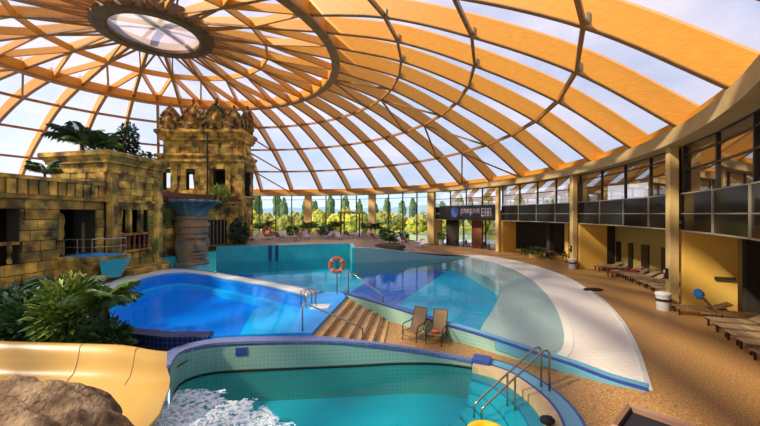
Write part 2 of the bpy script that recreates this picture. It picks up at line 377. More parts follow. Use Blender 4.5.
# ------------------------------------------------------------------ dome (ceiling)
CX, CY = -18.2, 28.36
def pol(th, r, z=0): return Vector((CX+r*math.cos(R_(th)), CY+r*math.sin(R_(th)), z))
RB = 34.5
KEY = [(34.3, 8.12), (30.0, 11.40), (25.0, 14.11), (19.9, 16.25), (14.46, 17.56)]
INN = [(14.46, 17.56), (8.7, 18.55), (4.1, 19.15)]
ceiling = empty('ceiling', (CX, CY, 0), kind='structure', label='glazed timber dome of radiating glulam ribs with round oculus')
def curve_pts(keys, n):
    return [(p.x, p.y) for p in smooth_line([(a, b, 0) for a, b in keys], n)]
prof = curve_pts(KEY, 33)            # 8 steps per bay
def normal_off(pr, d):
    out = []
    for i, p in enumerate(pr):
        a = pr[max(i-1, 0)]; b = pr[min(i+1, len(pr)-1)]; t = Vector((b[0]-a[0], b[1]-a[1])).normalized()
        out.append((p[0]+t.y*d, p[1]-t.x*d))
    return out
DEPTH = 1.15
top = normal_off(prof, DEPTH)
if top[10][1] < prof[10][1]: top = normal_off(prof, -DEPTH)
def strip(bot, tp, wd):
    m = MB(); n = len(bot)
    L = [[(b[0], s*wd/2, b[1]) for b in q] for s, q in ((-1, bot), (1, bot), (1, tp), (-1, tp))]
    m.loft(L, close=True); return m
m = strip(prof, top, .22).mesh('rib', WOOD)
RIBS = [5+9*k for k in range(40)]
def child(name, me, th): return link(name, me, ceiling, rz=R_(th))
# a dark lower lip on every rib
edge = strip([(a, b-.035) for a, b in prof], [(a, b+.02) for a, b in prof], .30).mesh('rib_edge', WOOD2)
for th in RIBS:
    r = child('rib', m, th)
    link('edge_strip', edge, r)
# purlin rings between ribs
def seg_mesh(R0, z, half, wd, dp, mats):
    b = MB(); a = (R0*math.cos(R_(-half)), R0*math.sin(R_(-half)), z); c = (R0*math.cos(R_(half)), R0*math.sin(R_(half)), z)
    b.beam(a, c, wd, dp); return b.mesh('purlin', mats)
for (R0, z) in KEY[1:4]:
    me = seg_mesh(R0, z-.02, 4.5, .17, .26, WOOD2)
    for th in RIBS: child('purlin', me, th+4.5)
me = seg_mesh(34.45, 8.36, 4.5, .25, .5, WOOD)                                   # orange ring beam between the feet
for th in RIBS: child('eaves_beam', me, th+4.5)
# steel brackets on rings
bk = MB()
for (R0, z) in KEY[1:4]:
    for s in (-1, 1): bk.box((R0+.15, s*.17, z+.22), (.1, .05, .42))
bkm = bk.mesh('bracket', STEEL)
for th in RIBS: child('bracket', bkm, th)
# roof sheets
gtop = normal_off(prof, DEPTH*.93 if top[10][1] > prof[10][1] and normal_off(prof, 1)[10][1] > prof[10][1] else -DEPTH*.93)
for bay in range(4):
    seg = gtop[bay*8:bay*8+9]; h = R_(4.5); b = MB()
    L = [[(p[0]*math.cos(t), p[0]*math.sin(t), p[1]) for p in seg] for t in (-h*.985, h*.985)]
    b.loft(L); me = b.mesh('roof_sheet', ROOFP)
    for th in RIBS: child('roof_sheet', me, th+4.5)
# cross braces in five sectors
br = MB()
for i in range(len(KEY)-1):
    R1, z1 = KEY[i]; R0, z0 = KEY[i+1]
    for s in (-9, 9):
        br.beam((R0, 0, z0-.05), (R1*math.cos(R_(s)), R1*math.sin(R_(s)), z1-.05), .16, .16)
brm = br.mesh('wind_brace', WOOD2)
for k in range(5): child('wind_brace', brm, 23+72*k)
# compression ring
b = MB(); b.lathe([(14.25, 17.35), (14.25, 18.25), (14.75, 18.35), (14.75, 17.35), (14.25, 17.35)], 80); child('compression_ring', b.mesh('compression_ring', WOOD), 0)
b = MB(); b.lathe([(14.15, 17.22), (14.15, 17.42), (14.85, 17.42), (14.85, 17.22), (14.15, 17.22)], 80); child('ring_flange', b.mesh('ring_flange', WOOD2), 0)
# inner ribs
ip = curve_pts(INN, 17); it = normal_off(ip, -.8)
if it[5][1] < ip[5][1]: it = normal_off(ip, .8)
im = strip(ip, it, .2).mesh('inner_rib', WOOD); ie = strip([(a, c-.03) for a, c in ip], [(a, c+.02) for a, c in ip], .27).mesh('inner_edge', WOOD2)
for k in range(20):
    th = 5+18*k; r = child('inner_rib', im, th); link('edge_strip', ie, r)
E_R, E_Z = INN[1]
me = seg_mesh(E_R, E_Z, 9, .18, .5, WOOD)
for k in range(20): child('inner_purlin', me, 14+18*k)
d = MB()
for s in (-9, 9):
    d.beam((E_R, 0, E_Z), (14.3*math.cos(R_(s)), 14.3*math.sin(R_(s)), 17.56), .16, .55)
dm = d.mesh('inner_brace', WOOD)
d = MB()
for s in (-9, 9):
    d.beam((E_R, 0, E_Z), (4.1*math.cos(R_(s)), 4.1*math.sin(R_(s)), 19.1), .11, .16)
dm2 = d.mesh('oculus_brace', WOOD2)
for k in range(20): child('inner_brace', dm, 5+18*k); child('oculus_brace', dm2, 5+18*k)
b = MB()
for j in range(16):
    p, q = it[j], it[j+1]
    L = [[(x[0]*math.cos(t), x[0]*math.sin(t), x[1]-.06) for x in (p, q)] for t in (-R_(8.9), 0, R_(8.9))]
    b.loft(L)
gm = b.mesh('inner_sheet', ROOFP)
for k in range(20): child('inner_sheet', gm, 14+18*k)
b = MB(); b.lathe([(3.15, 18.95), (3.15, 19.3), (3.3, 19.9), (4.25, 19.9), (4.25, 18.95), (4.0, 18.86), (3.3, 18.86), (3.15, 18.95)], 64); child('oculus_ring', b.mesh('oculus_ring', DWOOD), 0)
b = MB(); b.lathe([(0.01, 19.5), (1.6, 19.42), (3.2, 19.2)], 48); child('oculus_sheet', b.mesh('oculus_sheet', OCUP), 0)
b = MB()
for a in (20, 80, 140): b.beam((3.1*math.cos(R_(a)), 3.1*math.sin(R_(a)), 19.75), (-3.1*math.cos(R_(a)), -3.1*math.sin(R_(a)), 19.75), .3, .25)
child('oculus_bar', b.mesh('oculus_bar', PALEF), 0)
# concrete ring beam that carries the dome
b = MB(); b.lathe([(33.85, 7.72), (33.85, 8.36), (35.3, 8.36), (35.3, 7.72), (33.85, 7.72)], 160, (CX, CY, 0))
b.obj('trim_1', BEAM, kind='structure', label='beige ring beam running round under the dome')

# ------------------------------------------------------------------ columns, facade, windows
COLS = [-62, -40.6, -19.5, 1.2, 21.2, 41.4, 60.5, 80.9, 101, 121, 141, 161, 181, 201]
cm = MB().box((0, 0, 4), (.34, .5, 7.6)).mesh('column', SAND)
cmw = MB().box((0, 0, 4), (.5, 1.2, 7.6)).mesh('column', SAND)
for i, th in enumerate(COLS):
    p = pol(th, 34.3); z0 = -.0 if th < 50 else 1.2
    o = link('trim_%d' % (i+2), cm if th < 30 else cmw, None, (p.x, p.y, -.1), R_(th), kind='structure', label='square sand coloured column under the ring beam')
def bay_pts(i, r, n, a0=.5, a1=.5):
    t0, t1 = COLS[i]+a0, COLS[i+1]-a1
    return [t0+(t1-t0)*k/n for k in range(n+1)]
wn = [0]
def glazed_bay(i, r, z0, z1, n, zt, glass, frame, fw=.09, name=None):
    wn[0] += 1
    root = empty('window_%d' % wn[0], tuple(pol((COLS[i]+COLS[i+1])/2, r, z0)), kind='structure')
    M = Matrix.Translation(root.location).inverted()
    T = bay_pts(i, r, n); zs = [z0]+list(zt)+[z1]
    for k, t in enumerate(T):
        p = pol(t, r); MB().box((p.x, p.y, (z0+z1)/2), (.14, fw, z1-z0), R_(t)).add([], []).obj('mullion', frame, root).matrix_parent_inverse = M
    for k in range(n):
        a, c = pol(T[k], r), pol(T[k+1], r)
        for z in zs:
            q = MB(); q.beam((a.x, a.y, z-.03), (c.x, c.y, z-.03), .1, .07); q.obj('transom', frame, root).matrix_parent_inverse = M
        for j in range(len(zs)-1):
            q = MB(); q.add([(a.x, a.y, zs[j]), (c.x, c.y, zs[j]), (c.x, c.y, zs[j+1]), (a.x, a.y, zs[j+1])], [(0, 1, 2, 3)])
            q.obj('pane', glass, root).matrix_parent_inverse = M
    return root
# full-height glazing on the garden side
for i in range(5, 13):
    glazed_bay(i, 34.6, 1.3 if i > 5 else .4, 7.7, 4, [7.0], GLASS, FRAME, .15)
# upper windows of the two-storey wing
for i in range(0, 5):
    glazed_bay(i, 34.7, 5.46, 7.7, 4, [6.55, 7.25] if i < 3 else [6.6], GLASSR if i < 3 else GLASS, FRAME, .11)
# balcony
balc = empty('balcony', tuple(pol(-10, 34.7, 3.7)), kind='structure', label='balcony with two rows of dark glass panels along the yellow wing')
BM = Matrix.Translation(balc.location).inverted()
def sector(r0, r1, t0, t1, z0, z1, n=10):
    q = MB(); L = []
    for (r, z) in ((r0, z0), (r1, z0), (r1, z1), (r0, z1)):
        L.append([tuple(pol(t0+(t1-t0)*k/n, r, z)) for k in range(n+1)])
    q.loft(L, close=True); return q
def bpart(q, name, mt):
    o = q.obj(name, mt, balc); o.matrix_parent_inverse = BM; return o
bpart(sector(34.75, 41.5, -66, 41, 3.72, 4.0, 60), 'slab', BEAM)
for i in range(0, 5):
    T = bay_pts(i, 34.6, 4, .35, .35)
    for k in range(4):
        a, c = pol(T[k]+.04, 34.6), pol(T[k+1]-.04, 34.6)
        for (z0, z1) in ((3.74, 4.48), (4.54, 5.42)):
            q = MB(); q.beam((a.x, a.y, z0), (c.x, c.y, z0), .05, z1-z0); bpart(q, 'glass_panel', PARA)
        for z, hh in ((3.68, .06), (4.49, .04), (5.43, .05)):
            q = MB(); q.beam((a.x, a.y, z), (c.x, c.y, z), .09, hh); bpart(q, 'rail', PALEF)
        p = pol(T[k], 34.55); bpart(MB().box((p.x, p.y, 4.58), (.07, .05, 1.76), R_(T[k])), 'post', PALEF)
# wing: fins, rear walls, roof
def wallsec(name, r0, r1, t0, t1, z0, z1, mt, label=None, n=8): return sector(r0, r1, t0, t1, z0, z1, n).obj(name, mt, kind='structure', label=label)
wallsec('wall_wing_roof', 35.2, 42, -66, 42, 7.8, 8.1, BEAM, n=60)
for nm, th, r1 in (('wall_fin_near', -19.8, 36.6), ('wall_fin_middle', .9, 36.9), ('wall_fin_far', 20.9, 36.6), ('wall_fin_end', 41.1, 36.2)):
    hw = .25
    wallsec(nm, 34.62, r1, th-hw, th+hw, 0, 3.72, YEL, 'yellow plaster fin wall beside a column', 1)
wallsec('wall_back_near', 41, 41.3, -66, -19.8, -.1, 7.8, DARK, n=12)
wallsec('wall_recess', 37.6, 37.9, -19.8, .9, 0, 3.72, GRNY, 'olive plaster rear wall of the lounger alcove', 10)
wallsec('wall_side', 36.9, 41.2, -20.0, -19.6, 0, 3.72, DARK, n=1)
wallsec('wall_side_far', 37, 41.2, .7, 1.0, 0, 3.72, DARK, n=1)
# rear upper wall with gaps that show the sky
for k, (a, c, z0, z1) in enumerate(((-21, 1.5, 4, 7.8), (1.5, 8.5, 4, 5.3), (1.5, 8.5, 7.2, 7.8), (8.5, 15.5, 4, 7.8), (15.5, 41, 4, 5.0))):
    wallsec('wall_rear_upper_%s' % ('south', 'sill', 'head', 'middle', 'parapet')[k], 40.8, 41.1, a, c, z0, z1, BROWNW, n=8)
# ground floor of the middle bay: dark cafe with pillars
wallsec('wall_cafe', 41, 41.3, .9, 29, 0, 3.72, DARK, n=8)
for k, t in enumerate((5.0, 9.2, 13.4)):
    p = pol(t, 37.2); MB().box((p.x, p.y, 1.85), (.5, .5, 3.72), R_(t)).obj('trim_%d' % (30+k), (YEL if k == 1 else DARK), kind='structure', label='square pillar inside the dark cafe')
# sign bay: brown doors and dividing walls between two glazed doors
for k, (a, c) in enumerate(((28, 31), (35, 38.6))):
    wallsec('door_%d' % (k+6), 35.5, 35.7, a, c, 0.0, 3.7, TERRA if k == 0 else DARK, 'dark entrance panel under the sign', 3)
glazed_bay(4, 36.2, 0, 3.7, 6, [2.4], GLASS, FRAME)
# doors in the alcove
def th_at(px, r):
    """angle on the circle of radius r under a photo column"""
    d = Vector(((px-380)/F, 1)); C_ = Vector((CX, CY)); qa = d.dot(d); qb = -2*d.dot(C_); qc = C_.dot(C_)-r*r
    p = d*((-qb+math.sqrt(qb*qb-4*qa*qc))/(2*qa))-C_; return math.degrees(math.atan2(p.y, p.x))
for k, (a, c) in enumerate(((604.5, 608), (616, 620), (628, 632), (641, 648), (661, 667))):
    q = sector(37.5, 37.62, th_at(a, 37.5), th_at(c, 37.5), .02, 2.25, 2); q.obj('door_%d' % (k+1), DOORM, kind='structure', label='dark door in the olive alcove wall')
# small dark plate on the near fin and switch boxes
p = pol(-20.1, 36.1)
MB().box((p.x, p.y-.05, 1.55), (.75, .06, .14), R_(-21)).obj('wall_plate', DARK, label='narrow dark plate on the yellow fin wall', cat='plate')
for (th, lab) in ((-19.5, 'small dark dispenser with red button on the column between the lounger rows'), (1.2, 'small dark dispenser on the column beside the cafe opening')):
    r = empty('soap_dispenser', tuple(pol(th, 34.06, 1.6)), R_(th), label=lab, cat='dispenser')
    MB().box((0, 0, .0), (.12, .2, .5)).obj('body', DMETAL, r); MB().box((-.07, 0, .1), (.03, .12, .14)).obj('label_plate', WHITE, r); MB().box((-.07, 0, -.14), (.03, .1, .1)).obj('button', REDC, r)

# ------------------------------------------------------------------ pools
# kerb between the big pool and the sunken lounger deck (plan, with the kerb's own height)
KERB = smooth_line([(-2.05, 17.95, .5), (-1.87, 17.7, .5), (-.38, 16.4, .42), (1.03, 15.0, .34), (2.43, 13.5, .26), (3.56, 12.45, .2), (4.83, 11.1, .12), (5.64, 10.27, .07), (6.18, 9.48, .04), (6.82, 8.9, .02)], 40)
OUTER = smooth_line([(8.2, 38.5, 0), (11.4, 37.2, 0), (13.2, 32.2, 0), (13.4, 25.6, 0), (12.0, 19.3, 0), (10.5, 15.3, 0), (8.77, 11.9, 0), (6.95, 8.9, 0)], 48)
WLINE = smooth_line([(8.0, 37.6, 0), (9.6, 36.0, 0), (10.9, 31.5, 0), (10.7, 25.4, 0), (9.5, 19.9, 0), (7.9, 15.3, 0), (6.4, 12.2, 0), (5.2, 10.9, 0)], 48)
SHELF = smooth_line([(7.2, 37.0, 0), (7.9, 34.0, 0), (8.2, 29.0, 0), (8.3, 23.9, 0), (7.0, 20.6, 0), (5.8, 18, 0), (4.6, 15.6, 0), (3.4, 12.9, 0)], 48)
ZW = -.1
def lerpline(a, b, t, z): return [(p.x+(q.x-p.x)*t, p.y+(q.y-p.y)*t, z) for p, q in zip(a, b)]
beach = empty('beach', (11, 20, 0), kind='structure', label='pale tiled beach sloping into the big pool')
bi = Matrix.Translation(beach.location).inverted()
q = MB(); q.loft([lerpline(OUTER, WLINE, .04, .0), lerpline(OUTER, WLINE, .5, -.04), lerpline(OUTER, WLINE, .88, ZW+.015), lerpline(WLINE, SHELF, .0, ZW-.01), lerpline(WLINE, SHELF, .3, -.2), lerpline(WLINE, SHELF, .7, -.33), lerpline(WLINE, SHELF, 1, -.45), lerpline(WLINE, SHELF, 1.0, -1.3)][::-1])
q.obj('beach_tiles', BEACH, beach).matrix_parent_inverse = bi
q = MB(); q.loft([lerpline(OUTER, WLINE, .86, ZW+.03), lerpline(OUTER, WLINE, 1.0, ZW+.012)][::-1]); q.obj('beach_band', BAND, beach).matrix_parent_inverse = bi
q = MB(); q.loft([[(p.x, p.y, .03) for p in OUTER], lerpline(OUTER, WLINE, .06, .03), lerpline(OUTER, WLINE, .06, -.1), [(p.x, p.y, -.1) for p in OUTER]], close=True); q.obj('beach_edge', COPING, beach).matrix_parent_inverse = bi
# big pool floor, inlays, water
BLUE_OUT = [(-16.2, 24.0), (-15.4, 25.3), (-12.2, 24.3), (-9.5, 22.6), (-6.0, 20.2), (-3.2, 17.9), (-2.05, 17.95)]
FARW = [(-17.6, 33.2), (-14.0, 33.8), (-3.2, 37.0), (-2.6, 32.3), (9.5, 37.0)]
basin = [(-18.4, 25)] + BLUE_OUT[1:] + [(p.x, p.y) for p in KERB[2:26]] + [(p.x, p.y) for p in SHELF[::-1]] + [(9.5, 37)] + [FARW[3], FARW[2], FARW[1], FARW[0], (-18.4, 31)]
pool = empty('pool_basin', (-3, 28, -1.3), kind='structure', label='big turquoise pool basin with deep blue floor field')
pin = Matrix.Translation(pool.location).inverted()
v, f = fill(basin, -1.3); MB().add(v, f).obj('pool_floor', TURQ, pool).matrix_parent_inverse = pin
for poly in ([(-2.9, 36.5), (7.4, 36.8), (4.6, 30.5), (.83, 21.9), (-2.5, 24.5), (-1.2, 29.5)], [(-17, 28), (-12.5, 25.6), (-11, 33), (-14, 33.6), (-17, 32.6)]):
    MB().prism(poly, -1.3, -1.285).obj('floor_inlay', DBLUE, pool).matrix_parent_inverse = pin
wpoly = [(-18.4, 25)] + BLUE_OUT[1:] + [(p.x, p.y) for p in KERB[2:33]] + [(p.x, p.y) for p in WLINE[::-1]] + [(9.5, 37)] + [FARW[3], FARW[2], FARW[1], FARW[0], (-18.4, 31)]
v, f = fill(wpoly, ZW)
MB().add(v, f).obj('pool_water', WATER1, kind='structure', label='still turquoise water of the big pool')
# kerb wall
kr = empty('pool_kerb', (2.4, 13.5, 0), kind='structure', label='pale green tiled wall with dark blue kerb beside the two chairs')
ki = Matrix.Translation(kr.location).inverted()
KI = offset(KERB, .34) if offset(KERB, 1)[10].y > KERB[10].y else offset(KERB, -.34)
q = MB(); q.loft([[(p.x, p.y, -.6) for p in KERB], [(p.x, p.y, p.z-.06) for p in KERB], [(p.x, p.y, p.z-.06) for p in KI], [(p.x, p.y, -1.3) for p in KI]], close=True)
q.obj('tiled_wall', PGREEN, kr).matrix_parent_inverse = ki
KO = offset(KERB, .04) if offset(KERB, 1)[10].y < KERB[10].y else offset(KERB, -.04)
q = MB(); q.loft([[(p.x, p.y, p.z-.03) for p in KO], [(p.x, p.y, p.z+.02) for p in KO], [(p.x, p.y, p.z+.02) for p in KI], [(p.x, p.y, p.z-.06) for p in KI]], close=True)
q.obj('kerb_cap', KBLUE, kr).matrix_parent_inverse = ki
KT = [p.lerp(r_, .25) for p, r_ in zip(KERB[20:], KI[20:])]
q = MB(); q.loft([[(p.x, p.y, p.z-.0) for p in KT], [(p.x, p.y, p.z+.028) for p in KT], [(p.x, p.y, p.z+.028) for p in KI[20:]], [(p.x, p.y, p.z) for p in KI[20:]]], close=True)
q.obj('kerb_tread', LBLUE, kr).matrix_parent_inverse = ki
KB = KERB[26:]; q = MB()
q.loft([[(p.x-.05, p.y-.05, p.z-.3) for p in KB], [(p.x-.05, p.y-.05, p.z-.035) for p in KB], [(p.x, p.y, p.z-.03) for p in KB], [(p.x, p.y, p.z-.3) for p in KB]], close=True)
q.obj('kerb_base', LBLUE, kr).matrix_parent_inverse = ki
# far turquoise walls
ft = empty('pool_far_wall', (-5, 35, 0), kind='structure', label='turquoise tiled pool wall below the far terrace')
fi = Matrix.Translation(ft.location).inverted()
def zterr(x, y): return 1.35*(1-sstep(-3.0, 9.0, x)) if y > 30 else 0
def wallrun(pts, ztop, z0=-1.3, th=.3, mt=TWALL, name='tiled_wall', root=ft, inv=fi, side=1):
    A = [Vector((p[0], p[1], 0)) for p in pts]; B = offset(A, th*side)
    q = MB(); q.loft([[(p.x, p.y, z0) for p in A], [(p.x, p.y, ztop(p.x, p.y)) for p in A], [(p.x, p.y, ztop(p.x, p.y)) for p in B], [(p.x, p.y, z0) for p in B]], close=True)
    o = q.obj(name, mt, root); o.matrix_parent_inverse = inv; return o
zt = lambda x, y: zterr(x, 40)+.03
wallrun([(-15.7, 33.5), (-14, 33.8)], zt); wallrun([(-14, 33.8), (-8.5, 35.45), (-3.2, 37.0)], zt)
wallrun([(-3.2, 37), (-2.6, 32.3)], zt)
n_ = 8; wallrun([(-2.6+12.1*k/n_, 32.3+4.7*k/n_) for k in range(n_+1)], zt, mt=PGREEN)
for x in (-10.9, -10.3): MB().box((x, 33.8+(x+14)*.297-.05, .6), (.28, .1, 1.5), .29).obj('ladder_recess', NAVY, ft).matrix_parent_inverse = fi
# island of soil on the promontory
b = MB(); b.lathe([(1.7, 0), (1.55, .28), (1.2, .4), (.01, .5)], 24); b.obj('soil_mound', SOIL, loc=(1.0, 36.3, .98), kind='structure', label='soil mound of the island bed')

# blue pool (raised)
bp_ = empty('blue_pool', (-8, 16, .5), kind='structure', label='raised bright blue pool with pale curved rim')
bpi = Matrix.Translation(bp_.location).inverted()
ZB = .5
far_in = smooth_line([(-13.2, 16.5, 0), (-14.6, 21.5, 0), (-13.9, 23.7, 0), (-12.0, 23.2, 0), (-9.3, 21.4, 0), (-5.9, 19.1, 0), (-3.6, 17.0, 0)], 30)
far_out = smooth_line([(-14.3, 16.2, 0), (-16.0, 22.0, 0), (-15.4, 25.3, 0), (-12.2, 24.4, 0), (-9.5, 22.6, 0), (-6.0, 20.2, 0), (-2.9, 17.9, 0)], 30)
def bpart2(q, name, mt):
    o = q.obj(name, mt, bp_); o.matrix_parent_inverse = bpi; return o
q = MB(); q.loft([[(p.x, p.y, ZB-.06) for p in far_in], [(p.x, p.y, ZB+.04) for p in far_in], [(p.x, p.y, ZB+.04) for p in far_out], [(p.x, p.y, -1.3) for p in far_out]][::-1]); bpart2(q, 'pale_rim', COPING)
q = MB(); A = far_out[9:]; Bq = [p.lerp(r, .22) for p, r in zip(far_out[9:], far_in[9:])]
q.loft([[(p.x, p.y, ZB+.05) for p in Bq], [(p.x, p.y, ZB+.05) for p in A], [(p.x, p.y, ZB-.1) for p in A]][::-1]); bpart2(q, 'rim_mosaic', MOSAIC)
near = [(-3.05, 11.75), (-5.7, 11.45), (-7.8, 11.7), (-9.6, 12.4), (-12.0, 14.3)]
inner = [(p.x, p.y) for p in far_in][::-1] + [(-13.0, 15.5)] + near[::-1]
v, f = fill(inner, -.55); bpart2(MB().add(v, f), 'pool_floor', AZFLOOR)
q = MB(); n = len(inner); 
for i in range(n):
    a, c = inner[i], inner[(i+1) % n]; q.add([(a[0], a[1], -.55), (c[0], c[1], -.55), (c[0], c[1], ZB-.0), (a[0], a[1], ZB-.0)], [(0, 1, 2, 3)])
bpart2(q, 'pool_lining', AZURE)
bpart2(MB().prism([(-5.2, 11.6), (-3.1, 11.8), (-3.7, 16.8), (-5.8, 18.9), (-6.6, 18.2)], -.55, -.5), 'light_floor', AZLIGHT)
q = MB(); q.loft([[(p[0], p[1], -.2) for p in far_in], [(p[0]*.93-.45, p[1]*.93+.8, -.2) for p in far_in], [(p[0]*.93-.45, p[1]*.93+.8, -.55) for p in far_in]]); bpart2(q, 'floor_ledge', AZLIGHT)
v, f = fill(inner, ZB-.07); MB().add(v, f).obj('blue_pool_water', WATER2, kind='structure', label='bright blue water of the raised pool')
# platform between the blue pool and the stairs
plat = [(-3.05, 11.75), (-2.3, 11.75), (-1.64, 16.9), (-1.87, 17.7), (-2.05, 17.95), (-3.0, 17.9), (-3.6, 17.0)]
bpart2(MB().prism(plat, -.6, ZB), 'blue_platform', AZURE)
bpart2(MB().prism([(-2.95, 14.6), (-2.2, 14.7), (-2.15, 15.4), (-2.9, 15.3)], ZB, ZB+.03), 'foot_mat', WHITE)

# front pool
RIMZ = [(-5.5, 9.15, .44), (-5.75, 9.75, .44), (-5.85, 10.35, .44), (-5.45, 10.85, .44), (-4.5, 11.1, .44), (-1.96, 11.35, .38), (-.6, 11.5, .27), (.67, 11.65, .06), (2.0, 11.6, -.16), (3.15, 11.25, -.26)]
RIM = smooth_line(RIMZ, 40)
RO0 = offset(RIM, 1); RO = [p+(q_-p)*(.42-.24*sstep(-2.2, -.5, p.x)) for p, q_ in zip(RIM, RO0)]; RO = [Vector((q_.x, q_.y, p.z)) for p, q_ in zip(RIM, RO)]
fp = empty('front_pool', (-1, 9, -.5), kind='structure', label='teal front pool with pale green tiled wall and sloping mosaic rim')
fpi = Matrix.Translation(fp.location).inverted()
def fpart(q, name, mt, smooth=False, **k):
    o = q.obj(name, mt, fp, smooth, **k); o.matrix_parent_inverse = fpi; return o
q = MB(); q.loft([[(p.x, p.y, -1.6) for p in RIM], [(p.x, p.y, p.z-.05) for p in RIM]][::1]); fpart(q, 'tiled_wall', PGREEN)
q = MB(); q.loft([[(p.x, p.y-.03, p.z-.06) for p in RIM], [(p.x, p.y-.03, p.z+.01) for p in RIM], [(p.x, p.y, p.z+.01) for p in RO], [(p.x, p.y, -.7) for p in RO]], close=True); fpart(q, 'mosaic_rim', MOSAIC)
RS = offset(RIM, -.012); q = MB(); q.loft([[(p.x, p.y, -.53) for p in RS], [(p.x, p.y, -.45) for p in RS]]); fpart(q, 'overflow_slot', DARK)
fpart(MB().box((3.3, 11.35, -.32), (.55, .5, .3), -.45), 'rim_end_block', KBLUE)
fpart(MB().box((-4.4, 11.105, .12), (.36, .02, .26), .13), 'depth_plate', KBLUE)
OUT = smooth_line([(3.2, 11.75, 0), (3.6, 11.55, 0), (4.31, 10.84, 0), (4.7, 9.6, 0), (4.75, 8.6, 0), (4.55, 7.7, 0), (4.0, 6.4, 0), (3.0, 5.0, 0)], 30)
sg = -1 if offset(OUT, 1)[15].x > OUT[15].x else 1
def ringband(d0, d1, z0, z1, name, mt):
    a = offset(OUT, sg*d0); c = offset(OUT, sg*d1); q = MB()
    q.loft([[(p.x, p.y, z0-.4) for p in a], [(p.x, p.y, z0) for p in a], [(p.x, p.y, z1) for p in c], [(p.x, p.y, z1-.4) for p in c]], close=True); fpart(q, name, mt)
ringband(-.04, .03, -.27, -.27, 'kerb_line', KBLUE); ringband(.03, .40, -.275, -.28, 'kerb_tiles', LBLUE); ringband(.40, .46, -.27, -.27, 'kerb_line', KBLUE)
ringband(.46, .80, -.29, -.31, 'sand_band', SANDB); ringband(.80, 1.12, -.53, -.55, 'entry_step', LBLUE)
for k in range(4): 
    ringband(1.12+.42*k, 1.54+.42*k, -.62-.17*k, -.64-.17*k, 'entry_step', TEAL); ringband(1.1+.42*k, 1.16+.42*k, -.61-.17*k, -.61-.17*k, 'step_edge', STEPE)
c_in = offset(OUT, sg*.82)
fpoly = [(p.x, p.y) for p in RIM] + [(p.x, p.y) for p in c_in if p.y < 11] + [(1, 3.5), (-2, 2.8), (-6, 3), (-8.5, 5), (-8.3, 7.2), (-7.2, 9.0), (-6.3, 9.8)]
v, f = fill(fpoly, -1.5); fpart(MB().add(v, f), 'pool_floor', TEAL)
v, f = fill(fpoly, -.5); MB().add(v, f).obj('front_pool_water', WATER3, kind='structure', label='rippled teal water of the front pool')
# navy tiled retaining wall between planter and front pool
nw = [(-5.6, 11.35), (-7.0, 11.3), (-8.6, 11.7), (-11, 13)]
A = [Vector((x, y, 0)) for x, y in nw]; B = offset(A, -.45) 
q = MB(); q.loft([[(p.x, p.y, -.6) for p in A], [(p.x, p.y, .52) for p in A], [(p.x, p.y, .54) for p in B], [(p.x, p.y, -.6) for p in B]], close=True); q.obj('wall_navy', NAVY, kind='structure', label='navy tiled wall at the edge of the blue pool')

A = [Vector((x, y, 0)) for x, y in ((-9.5, 9.2), (-7.3, 9.2), (-6.0, 9.45), (-6.25, 10.3))]; B = offset(A, .25)
q = MB(); q.loft([[(p.x, p.y, -1.6) for p in A], [(p.x, p.y, .12) for p in A], [(p.x, p.y, .12) for p in B], [(p.x, p.y, -1.6) for p in B]], close=True); q.obj('wall_bed', NAVY, kind='structure', label='navy tiled edge of the planting bed behind the slide')
# stairs
st = empty('stairs', (-1, 14, -.3), kind='structure', label='sandy stairs down from the blue pool to the lounger deck')
sti = Matrix.Translation(st.location).inverted()
def sl(k): t = k/6; return (Vector((-2.3, 11.72)).lerp(Vector((.1, 12.1)), t), Vector((-1.64, 16.95)).lerp(Vector((.45, 15.55)), t))
for k in range(6):
    a, c = sl(k), sl(k+1); z = ZB-.133*(k+1)+.133*.0
    o = MB().prism([a[0], c[0], c[1]+Vector((.05, .12)), a[1]+Vector((.02, .12))], -.6, z).obj('step', TERR, st); o.matrix_parent_inverse = sti
    e = MB(); e.beam((c[0].x-.03, c[0].y, z-.03), (c[1].x-.03, c[1].y, z-.03), .07, .035); e = e.obj('nosing', DWOOD, st); e.matrix_parent_inverse = sti

# ------------------------------------------------------------------ decks
def zdeck(x, y):
    if y > 22 or x > 8: return 0.0
    return -.3*(1-sstep(4.6, 7.0, x))
arc = [tuple(pol(t, 42)[:2]) for t in range(41, -96, -4)]
deck = [tuple(p[:2]) for p in OUTER] + [tuple(p[:2]) for p in KERB[::-1][1:36]] + [(-1.0, 16.8), (-1.4, 14), (-2.0, 11.9)] + [tuple(p[:2]) for p in RO if p.x > -1.9 and p.x < 3.0] + [tuple(p[:2]) for p in OUT] + [(1, 3.0), (-2, 2.3), (-6, 2.5), (-9, 4.5)] + arc[::-1] + [(8.2, 53.5)]
v, f = fill(deck, zdeck, 1.0); MB().add(v, f).obj('floor', PEB, kind='structure', label='brown pebble deck around the pools', smooth=True)
tp = [(9.5, 37), (-2.6, 32.3), (-3.2, 37), (-14, 33.8), (-17.6, 33.2), (-30, 33), (-40, 40)] + [tuple(pol(t, 35.0)[:2]) for t in range(130, 37, -4)] + [(8.2, 53.5), (8.2, 38.5)]
v, f = fill(tp, lambda x, y: zterr(x, y)+.01, 2.0); MB().add(v, f).obj('floor_terrace', TERRD, kind='structure', label='raised far terrace in front of the garden windows', smooth=True)
lg = [(-15.4, 25.3), (-16, 22), (-14.3, 16.2), (-13, 14.6), (-11, 13), (-8.6, 11.7), (-6.6, 11.3), (-5.7, 11.1), (-5.85, 9.5), (-7.2, 9.3), (-8.5, 5), (-14, 0), (-40, 2), (-50, 30), (-40, 40), (-30, 33), (-17.6, 33.2), (-18.4, 31), (-18.4, 25.2)]
def zleft(x, y): return .1+.5*(1-sstep(-14.5, -9.5, x))-(1-sstep(9.1, 9.5, y))*.85
